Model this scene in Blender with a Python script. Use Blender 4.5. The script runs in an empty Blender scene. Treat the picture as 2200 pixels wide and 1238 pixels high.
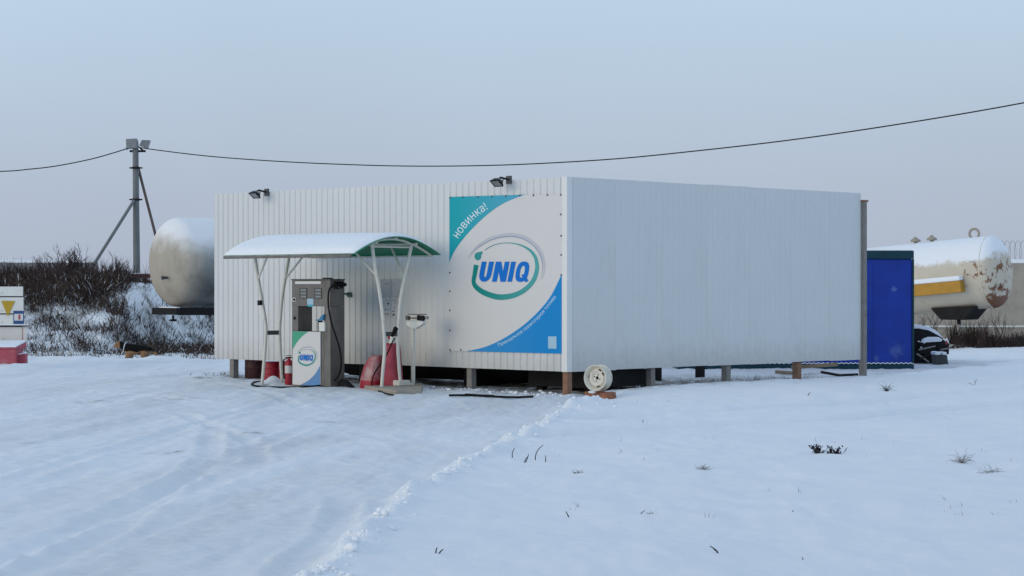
import bpy, bmesh, math, random
import numpy as np
from mathutils import Vector, Matrix

# ------------------------------------------------------------------ camera, sky, sun
scene = bpy.context.scene
COL = scene.collection
FOC = 4593.0            # focal length in pixels of the 2200 px wide photograph
HZ = 620.0              # row of the horizon
CAMZ = 1.6
random.seed(7)
RNG = np.random.default_rng(11)

cam_d = bpy.data.cameras.new('camera')
cam = bpy.data.objects.new('camera', cam_d)
COL.objects.link(cam)
cam.location = (0, 0, CAMZ)
cam.rotation_euler = (math.radians(90), 0, 0)
cam_d.sensor_width = 36.0
cam_d.lens = 36.0 * FOC / 2200.0
cam_d.clip_start = 0.1
cam_d.clip_end = 6000
scene.camera = cam

SUN_DIR = Vector((-1.0, -0.62, 0.16)).normalized()      # towards the glow behind the clouds
sun_el = math.asin(SUN_DIR.z)
sun_az = math.atan2(SUN_DIR.x, SUN_DIR.y)

world = bpy.data.worlds.new('World')
scene.world = world
world.use_nodes = True
wn, wl = world.node_tree.nodes, world.node_tree.links
wn.clear()
w_out = wn.new('ShaderNodeOutputWorld')
w_bg = wn.new('ShaderNodeBackground')
w_bg.inputs['Strength'].default_value = 0.1
w_sky = wn.new('ShaderNodeTexSky')
w_sky.sky_type = 'NISHITA'
w_sky.sun_disc = False
w_sky.sun_elevation = sun_el
w_sky.sun_rotation = sun_az
w_sky.air_density = 1.0
w_sky.dust_density = 2.0
w_tc = wn.new('ShaderNodeTexCoord')
w_sep = wn.new('ShaderNodeSeparateXYZ')
w_map = wn.new('ShaderNodeMapRange')
w_map.inputs['From Min'].default_value = 0.0
w_map.inputs['From Max'].default_value = 1.0
w_ramp = wn.new('ShaderNodeValToRGB')                    # even cloud veil, by height only
cr = w_ramp.color_ramp
cr.elements[0].position = 0.0
cr.elements[0].color = (0.385, 0.435, 0.54, 1)
cr.elements[1].position = 1.0
cr.elements[1].color = (0.40, 0.53, 0.71, 1)
for p, c in ((0.05, (0.40, 0.47, 0.58, 1)), (0.135, (0.455, 0.58, 0.72, 1)), (0.3, (0.435, 0.56, 0.72, 1))):
    e = cr.elements.new(p)
    e.color = c
w_noise = wn.new('ShaderNodeTexNoise')
w_noise.inputs['Scale'].default_value = 3.0
w_noise.inputs['Detail'].default_value = 3.0
w_nr = wn.new('ShaderNodeMapRange')
w_nr.inputs['From Min'].default_value = 0.3
w_nr.inputs['From Max'].default_value = 0.7
w_nr.inputs['To Min'].default_value = 9.6
w_nr.inputs['To Max'].default_value = 10.4
w_mul = wn.new('ShaderNodeVectorMath')
w_mul.operation = 'SCALE'
w_mix = wn.new('ShaderNodeMix')
w_mix.data_type = 'RGBA'
w_mix.inputs['Factor'].default_value = 0.93
wl.new(w_tc.outputs['Generated'], w_sep.inputs[0])
wl.new(w_tc.outputs['Generated'], w_noise.inputs['Vector'])
wl.new(w_sep.outputs['Z'], w_map.inputs['Value'])
wl.new(w_map.outputs['Result'], w_ramp.inputs['Fac'])
wl.new(w_noise.outputs['Fac'], w_nr.inputs['Value'])
wl.new(w_ramp.outputs['Color'], w_mul.inputs[0])
wl.new(w_nr.outputs['Result'], w_mul.inputs['Scale'])
wl.new(w_sky.outputs['Color'], w_mix.inputs['A'])
wl.new(w_mul.outputs['Vector'], w_mix.inputs['B'])
wl.new(w_mix.outputs['Result'], w_bg.inputs['Color'])
wl.new(w_bg.outputs[0], w_out.inputs[0])

sun_d = bpy.data.lights.new('sun', 'SUN')
sun_d.energy = 1.05
sun_d.angle = math.radians(40)
sun_d.color = (1.0, 0.85, 0.60)
sun = bpy.data.objects.new('sun', sun_d)
COL.objects.link(sun)
sun.rotation_euler = SUN_DIR.to_track_quat('Z', 'Y').to_euler()
sun.location = (-30, -18, 20)

scene.view_settings.view_transform = 'Standard'
scene.view_settings.look = 'None'
scene.view_settings.exposure = 0.2
scene.view_settings.gamma = 1.0
scene.view_settings.use_curve_mapping = False

# ------------------------------------------------------------------ measuring helpers
def W(px, py, Y):
    return Vector(((px - 1100) / FOC * Y, Y, CAMZ - (py - HZ) / FOC * Y))

CO = (118 / FOC * 31.5, 31.5)                 # the near corner of the clad screen
_L = (-640 / FOC * 37.3, 37.3)
_d = (_L[0] - CO[0], _L[1] - CO[1])
FLEN = math.hypot(*_d)
U = (_d[0] / FLEN, _d[1] / FLEN)              # along the front wall, away to the left
N = (-U[1], U[0])                             # outward from the front wall
V = (-N[0], -N[1])                            # along the side wall, away to the right
SLEN = 7.5
ZB, ZT = 0.366, 3.236

def F(a, b, z):                               # front frame -> world
    return Vector((CO[0] + a * U[0] + b * N[0], CO[1] + a * U[1] + b * N[1], z))
def S(s, d, z):                               # side wall frame -> world, d outward
    return Vector((CO[0] + s * V[0] - d * U[0], CO[1] + s * V[1] - d * U[1], z))
def wa(px, b=0.0):
    k = (px - 1100) / FOC
    return (k * (CO[1] + b * N[1]) - (CO[0] + b * N[0])) / (U[0] - k * U[1])
def wb(px, a):
    k = (px - 1100) / FOC
    return (k * (CO[1] + a * U[1]) - (CO[0] + a * U[0])) / (N[0] - k * N[1])
def ws(px, d=0.0):
    k = (px - 1100) / FOC
    return (k * (CO[1] - d * U[1]) - (CO[0] - d * U[0])) / (V[0] - k * V[1])
def zat(py, Y):
    return CAMZ - (py - HZ) / FOC * Y
def fz(px, py, b=0.0):                        # photograph point on the plane b -> (a, z)
    a = wa(px, b)
    return a, zat(py, F(a, b, 0).y)

# ------------------------------------------------------------------ noise
def _hash(ix, iy, seed):
    h = (ix.astype(np.int64) * 374761393 + iy.astype(np.int64) * 668265263 + seed * 1442695041) & 0xFFFFFFFF
    h = ((h ^ (h >> 13)) * 1274126177) & 0xFFFFFFFF
    h = h ^ (h >> 16)
    return (h & 0xFFFF) / 65535.0
def vn(x, y, seed=0):
    x = np.asarray(x, float); y = np.asarray(y, float)
    ix, iy = np.floor(x), np.floor(y)
    fx, fy = x - ix, y - iy
    fx = fx * fx * (3 - 2 * fx); fy = fy * fy * (3 - 2 * fy)
    a = _hash(ix, iy, seed); b = _hash(ix + 1, iy, seed)
    c = _hash(ix, iy + 1, seed); d = _hash(ix + 1, iy + 1, seed)
    return (a * (1 - fx) + b * fx) * (1 - fy) + (c * (1 - fx) + d * fx) * fy
def fbm(x, y, seed=0, o=3):
    s = 0; amp = 0.5; f = 1.0
    for i in range(o):
        s = s + amp * vn(np.asarray(x) * f, np.asarray(y) * f, seed + i * 17)
        amp *= 0.5; f *= 2.03
    return s / (1 - 0.5 ** o)
def sst(e0, e1, x):
    t = np.clip((np.asarray(x, float) - e0) / (e1 - e0), 0, 1)
    return t * t * (3 - 2 * t)

# ------------------------------------------------------------------ materials
MATS = {}
def pnode(m):
    return m.node_tree.nodes['Principled BSDF']
def mat(name, col, rough=0.6, metal=0.0, var=0.06, scale=6.0, bump=0.0, bscale=60.0, spec=0.5, col2=None, c2lo=0.55, c2hi=0.7, c2scale=5.0, c2stretch=(1, 1, 1)):
    if name in MATS:
        return MATS[name]
    m = bpy.data.materials.new(name)
    m.use_nodes = True
    nt = m.node_tree; n = nt.nodes; l = nt.links
    p = pnode(m)
    p.inputs['Roughness'].default_value = rough
    p.inputs['Metallic'].default_value = metal
    p.inputs['Specular IOR Level'].default_value = spec
    tc = n.new('ShaderNodeTexCoord')
    nz = n.new('ShaderNodeTexNoise')
    nz.inputs['Scale'].default_value = scale
    nz.inputs['Detail'].default_value = 5
    l.new(tc.outputs['Object'], nz.inputs['Vector'])
    r = n.new('ShaderNodeValToRGB')
    e = r.color_ramp.elements
    e[0].position = 0.25; e[1].position = 0.75
    e[0].color = tuple(max(0, c * (1 - var)) for c in col) + (1,)
    e[1].color = tuple(min(1, c * (1 + var)) for c in col) + (1,)
    l.new(nz.outputs['Fac'], r.inputs['Fac'])
    out = r.outputs['Color']
    if col2:
        mp = n.new('ShaderNodeMapping')
        mp.inputs['Scale'].default_value = c2stretch
        l.new(tc.outputs['Object'], mp.inputs['Vector'])
        n2 = n.new('ShaderNodeTexNoise')
        n2.inputs['Scale'].default_value = c2scale
        n2.inputs['Detail'].default_value = 6
        n2.inputs['Roughness'].default_value = 0.65
        l.new(mp.outputs['Vector'], n2.inputs['Vector'])
        mr = n.new('ShaderNodeMapRange')
        mr.inputs['From Min'].default_value = c2lo
        mr.inputs['From Max'].default_value = c2hi
        l.new(n2.outputs['Fac'], mr.inputs['Value'])
        mx = n.new('ShaderNodeMix'); mx.data_type = 'RGBA'
        l.new(mr.outputs['Result'], mx.inputs['Factor'])
        l.new(out, mx.inputs['A'])
        mx.inputs['B'].default_value = tuple(col2) + (1,)
        out = mx.outputs['Result']
    l.new(out, p.inputs['Base Color'])
    if bump:
        nb = n.new('ShaderNodeTexNoise')
        nb.inputs['Scale'].default_value = bscale
        nb.inputs['Detail'].default_value = 4
        l.new(tc.outputs['Object'], nb.inputs['Vector'])
        bp = n.new('ShaderNodeBump')
        bp.inputs['Strength'].default_value = bump
        bp.inputs['Distance'].default_value = 0.02
        l.new(nb.outputs['Fac'], bp.inputs['Height'])
        l.new(bp.outputs['Normal'], p.inputs['Normal'])
    MATS[name] = m
    return m

SNOWC = (0.86, 0.885, 0.92)
M_SNOW = mat('snow', SNOWC, 0.85, var=0.02, scale=3, bump=0.5, bscale=28, spec=0.2)
M_CLAD = mat('white_clad', (0.655, 0.665, 0.665), 0.5, var=0.025, scale=1.2, spec=0.35,
             col2=(0.55, 0.55, 0.53), c2lo=0.5, c2hi=0.85, c2scale=1.4, c2stretch=(1, 1, 0.35))
def clad_detail(m):
    n, l = m.node_tree.nodes, m.node_tree.links
    p = pnode(m); src = p.inputs['Base Color'].links[0].from_socket
    oi = n.new('ShaderNodeObjectInfo')
    mr = n.new('ShaderNodeMapRange'); mr.inputs['To Min'].default_value = 0.985; mr.inputs['To Max'].default_value = 1.012
    l.new(oi.outputs['Random'], mr.inputs['Value'])
    vm = n.new('ShaderNodeVectorMath'); vm.operation = 'SCALE'
    l.new(src, vm.inputs[0]); l.new(mr.outputs['Result'], vm.inputs['Scale'])
    tc = n.new('ShaderNodeTexCoord'); sp = n.new('ShaderNodeSeparateXYZ'); l.new(tc.outputs['Object'], sp.inputs[0])
    nz = n.new('ShaderNodeTexNoise'); nz.inputs['Scale'].default_value = 7; nz.inputs['Detail'].default_value = 6
    l.new(tc.outputs['Object'], nz.inputs['Vector'])
    ad = n.new('ShaderNodeMath'); ad.operation = 'MULTIPLY_ADD'; ad.inputs[1].default_value = -0.55
    l.new(nz.outputs['Fac'], ad.inputs[0]); l.new(sp.outputs['Z'], ad.inputs[2])
    m2 = n.new('ShaderNodeMapRange'); m2.inputs['From Min'].default_value = 0.15; m2.inputs['From Max'].default_value = -0.3; m2.inputs['To Max'].default_value = 0.35
    l.new(ad.outputs[0], m2.inputs['Value'])
    mx = n.new('ShaderNodeMix'); mx.data_type = 'RGBA'; mx.inputs['B'].default_value = (0.36, 0.34, 0.31, 1)
    l.new(vm.outputs['Vector'], mx.inputs['A']); l.new(m2.outputs['Result'], mx.inputs['Factor'])
    l.new(mx.outputs['Result'], p.inputs['Base Color'])
    nb = n.new('ShaderNodeTexNoise'); nb.inputs['Scale'].default_value = 2.2; nb.inputs['Detail'].default_value = 2
    l.new(tc.outputs['Object'], nb.inputs['Vector'])
    bp = n.new('ShaderNodeBump'); bp.inputs['Strength'].default_value = 0.12; bp.inputs['Distance'].default_value = 0.03
    l.new(nb.outputs['Fac'], bp.inputs['Height']); l.new(bp.outputs['Normal'], p.inputs['Normal'])
clad_detail(M_CLAD)
M_TRIM = mat('white_trim', (0.74, 0.745, 0.735), 0.4, var=0.02)
M_WHITE = mat('white_paint', (0.72, 0.72, 0.68), 0.5, var=0.05, col2=(0.45, 0.42, 0.37), c2lo=0.58, c2hi=0.75, c2scale=9)
M_CREAM = mat('cream_tube', (0.66, 0.64, 0.57), 0.5, var=0.05, col2=(0.35, 0.31, 0.26), c2lo=0.6, c2hi=0.75, c2scale=14)
M_POSTG = mat('grey_post', (0.22, 0.205, 0.19), 0.8, var=0.2, scale=9, bump=0.2, col2=(0.2, 0.14, 0.1), c2scale=7)
M_POSTB = mat('rust_post', (0.25, 0.135, 0.085), 0.85, var=0.25, scale=9, bump=0.3, col2=(0.12, 0.08, 0.06), c2scale=8)
M_BLACK = mat('black_rubber', (0.008, 0.008, 0.009), 0.75, var=0.2, spec=0.15)
M_DARK = mat('dark_steel', (0.016, 0.016, 0.017), 0.75, var=0.3, scale=4, spec=0.2)
M_STEEL = mat('stainless', (0.17, 0.16, 0.15), 0.48, metal=0.4, var=0.14, scale=5, col2=(0.10, 0.088, 0.08), c2lo=0.5, c2hi=0.8, c2scale=6, c2stretch=(1, 1, 0.4))
M_STEELD = mat('stainless_dark', (0.09, 0.09, 0.09), 0.5, metal=0.3, var=0.12)
M_RED = mat('red_paint', (0.36, 0.012, 0.03), 0.45, var=0.15, col2=(0.2, 0.01, 0.02), c2scale=5)
M_MAROON = mat('maroon_paint', (0.05, 0.012, 0.015), 0.6, var=0.3)
M_PINKRED = mat('faded_red', (0.34, 0.045, 0.075), 0.7, var=0.18, scale=9, bump=0.5, bscale=11, col2=(0.45, 0.17, 0.19), c2lo=0.55, c2hi=0.8, c2scale=5)
M_PALEPLASTIC = mat('pale_plastic', (0.42, 0.27, 0.27), 0.4, var=0.2, scale=7, bump=0.6, bscale=12, col2=(0.36, 0.07, 0.09), c2lo=0.38, c2hi=0.56, c2scale=5)
M_CONC = mat('concrete', (0.36, 0.32, 0.265), 0.9, var=0.12, scale=3, bump=0.25, bscale=30, col2=(0.27, 0.24, 0.2), c2lo=0.5, c2hi=0.75, c2scale=2.2)
M_GALV = mat('galvanised', (0.25, 0.27, 0.28), 0.5, metal=0.3, var=0.15, scale=8)
M_POLE = mat('pole_grey', (0.17, 0.18, 0.185), 0.75, var=0.15, scale=5)
M_GLASS = mat('lamp_glass', (0.2, 0.23, 0.22), 0.2, var=0.1)
M_BLUE = mat('blue_tarp', (0.012, 0.042, 0.31), 0.65, var=0.2, scale=2.0, bump=0.35, bscale=3.0, spec=0.25,
             col2=(0.02, 0.05, 0.29), c2lo=0.6, c2hi=0.85, c2scale=2.2, c2stretch=(1, 1, 0.4))
M_TEAL = mat('teal_frame', (0.012, 0.05, 0.075), 0.7, spec=0.2, var=0.3, scale=6, col2=(0.03, 0.03, 0.03), c2scale=6)
M_YELLOW = mat('yellow_paint', (0.43, 0.215, 0.012), 0.55, var=0.12, scale=4)
M_YSIGN = mat('yellow_sign', (0.48, 0.30, 0.012), 0.5, var=0.08)
M_WOOD = mat('old_wood', (0.24, 0.19, 0.13), 0.85, var=0.25, scale=7, bump=0.2)
M_BRICK = mat('red_brick', (0.30, 0.12, 0.065), 0.9, var=0.3, scale=22, bump=0.6, bscale=35, col2=(0.16, 0.075, 0.05), c2scale=18)
M_SCRUB = mat('dry_scrub', (0.062, 0.046, 0.043), 0.95, var=0.6, scale=2.2, spec=0.05)
M_STRAW = mat('dry_straw', (0.16, 0.125, 0.085), 0.95, var=0.3, scale=0.8, spec=0.1)
M_TWIG = mat('bare_twig', (0.06, 0.042, 0.042), 0.95, var=0.3, scale=3, spec=0.1)
M_WEED = mat('dark_weed', (0.035, 0.028, 0.03), 0.95, var=0.3, scale=20, spec=0.1)
M_WEEDG = mat('grey_weed', (0.24, 0.235, 0.23), 0.95, var=0.3, scale=20, spec=0.1)
M_LBLUE = mat('pale_blue_print', (0.35, 0.55, 0.68), 0.5, var=0.05)
M_PRINTW = mat('print_white', (0.67, 0.66, 0.65), 0.5, var=0.015, scale=2, spec=0.25)
M_LETTERW = mat('lettering_white', (0.72, 0.82, 0.85), 0.5, var=0.02)
M_LETTERP = mat('lettering_pale', (0.55, 0.74, 0.88), 0.5, var=0.02)
M_LETTERB = mat('lettering_blue', (0.003, 0.165, 0.60), 0.5, var=0.04, spec=0.15)
M_PSHADE = mat('print_grey_blue', (0.30, 0.33, 0.45), 0.45, var=0.04)
M_PSHADE2 = mat('print_pale_grey', (0.50, 0.52, 0.57), 0.45, var=0.03)
M_INK = mat('ink', (0.05, 0.05, 0.055), 0.6, var=0.1)
M_PAPER = mat('paper', (0.60, 0.60, 0.60), 0.6, var=0.04)
M_PAPER2 = mat('paper_grey', (0.45, 0.46, 0.49), 0.6, var=0.04)

def grad_mat(name, c0, c1, axis, lo, hi, rough=0.45):
    m = bpy.data.materials.new(name); m.use_nodes = True
    n, l = m.node_tree.nodes, m.node_tree.links
    p = pnode(m); p.inputs['Roughness'].default_value = rough; p.inputs['Specular IOR Level'].default_value = 0.15
    tc = n.new('ShaderNodeTexCoord'); sp = n.new('ShaderNodeSeparateXYZ')
    mr = n.new('ShaderNodeMapRange'); mr.inputs['From Min'].default_value = lo; mr.inputs['From Max'].default_value = hi
    mx = n.new('ShaderNodeMix'); mx.data_type = 'RGBA'
    mx.inputs['A'].default_value = c0 + (1,); mx.inputs['B'].default_value = c1 + (1,)
    l.new(tc.outputs['Object'], sp.inputs[0]); l.new(sp.outputs[axis], mr.inputs['Value'])
    l.new(mr.outputs['Result'], mx.inputs['Factor']); l.new(mx.outputs['Result'], p.inputs['Base Color'])
    return m

# ------------------------------------------------------------------ mesh builder
ORG = {}
class MB:
    def __init__(s, frame=None):
        s.v = []; s.f = []; s.fr = frame
    def add(s, vs, fs, raw=False):
        o = len(s.v)
        for q in vs:
            s.v.append(Vector(q) if (s.fr is None or raw) else s.fr(*q))
        for q in fs:
            s.f.append(tuple(i + o for i in q))
        return s
    def box(s, x0, x1, y0, y1, z0, z1):
        vs = [(x0, y0, z0), (x1, y0, z0), (x1, y1, z0), (x0, y1, z0), (x0, y0, z1), (x1, y0, z1), (x1, y1, z1), (x0, y1, z1)]
        return s.add(vs, [(0, 3, 2, 1), (4, 5, 6, 7), (0, 1, 5, 4), (1, 2, 6, 5), (2, 3, 7, 6), (3, 0, 4, 7)])
    def hexa(s, lo, hi):                       # two quads of points joined to a solid
        return s.add(list(lo) + list(hi), [(0, 3, 2, 1), (4, 5, 6, 7), (0, 1, 5, 4), (1, 2, 6, 5), (2, 3, 7, 6), (3, 0, 4, 7)])
    def prism(s, lo, hi):
        n = len(lo)
        return s.add(list(lo) + list(hi), [tuple(reversed(range(n))), tuple(range(n, 2 * n))] + [(i, (i + 1) % n, n + (i + 1) % n, n + i) for i in range(n)])
    def tube(s, pts, r, n=8, cap=True, flat=1.0):
        P = [Vector(p) if s.fr is None else s.fr(*p) for p in pts]
        R = r if isinstance(r, (list, tuple)) else [r] * len(P)
        vs, fs = [], []
        t0 = (P[1] - P[0]).normalized()
        ref = Vector((0, 0, 1)) if abs(t0.z) < 0.9 else Vector((1, 0, 0))
        x = t0.cross(ref).normalized()
        for i, p in enumerate(P):
            t = (P[min(i + 1, len(P) - 1)] - P[max(i - 1, 0)])
            t = t.normalized() if t.length > 1e-9 else t0
            x = (x - t * x.dot(t))
            x = x.normalized() if x.length > 1e-6 else t.orthogonal().normalized()
            y = t.cross(x)
            for k in range(n):
                an = 2 * math.pi * k / n
                vs.append(p + (x * math.cos(an) + y * math.sin(an) * flat) * R[i])
        for i in range(len(P) - 1):
            for k in range(n):
                a, b = i * n + k, i * n + (k + 1) % n
                fs.append((a, b, b + n, a + n))
        if cap:
            fs.append(tuple(reversed(range(n)))); fs.append(tuple(range((len(P) - 1) * n, len(P) * n)))
        return s.add(vs, fs, raw=True)
    def lathe(s, o, ax, prof, n=24, xref=None):   # prof: (distance along axis, radius)
        o = Vector(o); ax = Vector(ax).normalized()
        x = Vector(xref) if xref else (ax.cross(Vector((0, 0, 1))) if abs(ax.z) < 0.9 else Vector((1, 0, 0)))
        x.normalize(); y = ax.cross(x)
        vs, fs = [], []
        for (d, r) in prof:
            for k in range(n):
                an = 2 * math.pi * k / n
                vs.append(o + ax * d + (x * math.cos(an) + y * math.sin(an)) * max(r, 1e-4))
        for i in range(len(prof) - 1):
            for k in range(n):
                a, b = i * n + k, i * n + (k + 1) % n
                fs.append((a, b, b + n, a + n))
        fs.append(tuple(reversed(range(n)))); fs.append(tuple(range((len(prof) - 1) * n, len(prof) * n)))
        return s.add(vs, fs, raw=True)
    def build(s, name, m, parent=None, smooth=False, bevel=0.0, origin=None, recalc=True, sharp=True):
        me = bpy.data.meshes.new(name)
        if origin is None:
            lo = [min(q[i] for q in s.v) for i in range(3)]; hi = [max(q[i] for q in s.v) for i in range(3)]
            origin = Vector(((lo[0] + hi[0]) / 2, (lo[1] + hi[1]) / 2, lo[2]))
        origin = Vector(origin)
        me.from_pydata([tuple(q - origin) for q in s.v], [], s.f)
        if recalc:
            bm = bmesh.new(); bm.from_mesh(me)
            bmesh.ops.recalc_face_normals(bm, faces=bm.faces)
            bm.to_mesh(me); bm.free()
        if smooth:
            me.polygons.foreach_set('use_smooth', [True] * len(me.polygons))
            try:
                if sharp: me.set_sharp_from_angle(angle=math.radians(40))
            except Exception:
                pass
        me.materials.append(m)
        ob = bpy.data.objects.new(name, me)
        COL.objects.link(ob)
        ORG[ob.name] = origin
        if parent:
            ob.parent = parent
            ob.location = origin - ORG[parent.name]
        else:
            ob.location = origin
        if bevel:
            b = ob.modifiers.new('bevel', 'BEVEL'); b.width = bevel; b.segments = 2; b.limit_method = 'ANGLE'
        return ob

def tag(o, label, cat, group=None):
    o['label'] = label; o['category'] = cat
    if group: o['group'] = group
    return o
def thing(name, loc, label, cat, group=None):
    o = bpy.data.objects.new(name, None)
    COL.objects.link(o)
    o.location = loc; o.empty_display_size = 0.2
    ORG[o.name] = Vector(loc)
    return tag(o, label, cat, group)
def catmull(P, n=6):
    P = [np.array(p, float) for p in P]
    out = []
    for i in range(len(P) - 1):
        p0 = P[max(i - 1, 0)]; p1 = P[i]; p2 = P[i + 1]; p3 = P[min(i + 2, len(P) - 1)]
        for k in range(n):
            t = k / n
            out.append(0.5 * ((2 * p1) + (p2 - p0) * t + (2 * p0 - 5 * p1 + 4 * p2 - p3) * t * t + (3 * p1 - p0 - 3 * p2 + p3) * t ** 3))
    out.append(P[-1])
    return out
def text_mesh(body, offset=0.0, spacing=1.0):
    # the built-in font fills the small Cyrillic en wrongly: set it with pe and redraw those letters
    order = [ch == 'н' for ch in body if ch in 'нпт']
    c = bpy.data.curves.new('txt', 'FONT')
    c.body = body.replace('н', 'п'); c.size = 1.0; c.offset = offset; c.space_character = spacing; c.resolution_u = 4
    o = bpy.data.objects.new('txt', c)
    COL.objects.link(o)
    dg = bpy.context.evaluated_depsgraph_get()
    me = bpy.data.meshes.new_from_object(o.evaluated_get(dg))
    v = [tuple(q.co)[:2] for q in me.vertices]
    f = [tuple(p.vertices) for p in me.polygons]
    bpy.data.objects.remove(o); bpy.data.curves.remove(c); bpy.data.meshes.remove(me)
    par = list(range(len(v)))
    def find(i):
        while par[i] != i:
            par[i] = par[par[i]]; i = par[i]
        return i
    for p in f:
        for i in p[1:]: par[find(i)] = find(p[0])
    comp = {}
    for i in range(len(v)): comp.setdefault(find(i), []).append(i)
    pes = sorted((min(v[i][0] for i in ids), r) for r, ids in comp.items() if len(ids) == 8 and max(v[i][1] for i in ids) < .6 and .3 < max(v[i][0] for i in ids) - min(v[i][0] for i in ids) < .5)
    for (xx, r), is_en in zip(pes, order):
        if not is_en: continue
        x0, x1 = xx, max(v[i][0] for i in comp[r]); w = .085
        f = [p for p in f if find(p[0]) != r]
        k = len(v)
        v += [(x0, 0), (x0 + w, 0), (x0 + w, .235), (x0 + w, .32), (x0 + w, .545), (x0, .545), (x1 - w, 0), (x1, 0), (x1, .545), (x1 - w, .545), (x1 - w, .32), (x1 - w, .235)]
        par += list(range(k, k + 12))
        f += [(k, k + 1, k + 2, k + 3, k + 4, k + 5), (k + 6, k + 7, k + 8, k + 9, k + 10, k + 11), (k + 2, k + 11, k + 10, k + 3)]
    used = sorted({i for p in f for i in p}); mp = {i: j for j, i in enumerate(used)}
    v = [v[i] for i in used]; f = [tuple(mp[i] for i in p) for p in f]
    x0 = min(q[0] for q in v); x1 = max(q[0] for q in v); y0 = min(q[1] for q in v); y1 = max(q[1] for q in v)
    return [((q[0] - x0) / (x1 - x0), (q[1] - y0) / (y1 - y0)) for q in v], f
def stroke(pts):                               # (x, y, width) -> strip in the same plane
    C = catmull(pts, 5)
    vs, fs = [], []
    for i, c in enumerate(C):
        d = C[min(i + 1, len(C) - 1)][:2] - C[max(i - 1, 0)][:2]
        d = d / (np.linalg.norm(d) + 1e-9)
        nn = np.array((-d[1], d[0])) * c[2] / 2
        vs += [c[:2] + nn, c[:2] - nn]
    for i in range(len(C) - 1):
        fs.append((2 * i, 2 * i + 1, 2 * i + 3, 2 * i + 2))
    return vs, fs

# ------------------------------------------------------------------ ground
RX = [(-30, -1.9), (5, -1.5), (9, -1.25), (11.9, -1.04), (16, -0.83), (19.3, -0.42), (21.9, 0.0), (27.2, 0.71), (29.2, 1.15), (31.5, 1.15), (34, 3.3), (37, 6.4), (45, 11), (70, 20), (3000, 800)]
TRACKS = [[(0.14, 21.9), (1.0, 22.8), (2.06, 23.7), (3.8, 24.9), (5.2, 26.7), (6.6, 28.5), (9.0, 30.6)],
          [(0.9, 25.0), (1.4, 25.8), (2.93, 26.9), (4.34, 28.5), (5.6, 30.0), (8.2, 32.6)]]
RUTS = []
for _c, _g in (([(-2.1, 9), (-1.9, 14), (-2.1, 20), (-2.9, 26), (-4.4, 32), (-6.6, 38), (-9.5, 44)], 1.45), ([(-3.9, 9), (-3.6, 14), (-3.4, 19), (-3.1, 24), (-2.6, 29), (-2.4, 31.2)], 1.4), ([(-1.2, 17), (-1.9, 22), (-3.4, 27), (-5.8, 31), (-9.5, 34.5), (-14, 37)], 1.5)):
    for _s in (-.5, .5):
        RUTS.append([(x + _s * _g, y) for x, y in _c])
def pdist(x, y, P):
    d = np.full(np.shape(x), 1e9)
    for (ax, ay), (bx, by) in zip(P[:-1], P[1:]):
        vx, vy = bx - ax, by - ay
        t = np.clip(((x - ax) * vx + (y - ay) * vy) / (vx * vx + vy * vy), 0, 1)
        d = np.minimum(d, np.hypot(x - ax - t * vx, y - ay - t * vy))
    return d
def bank_t(x, y):
    y0 = 49.2 + 6.2 * sst(-9.9, -8.2, x)
    return sst(0, 8.0, y - y0)
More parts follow.
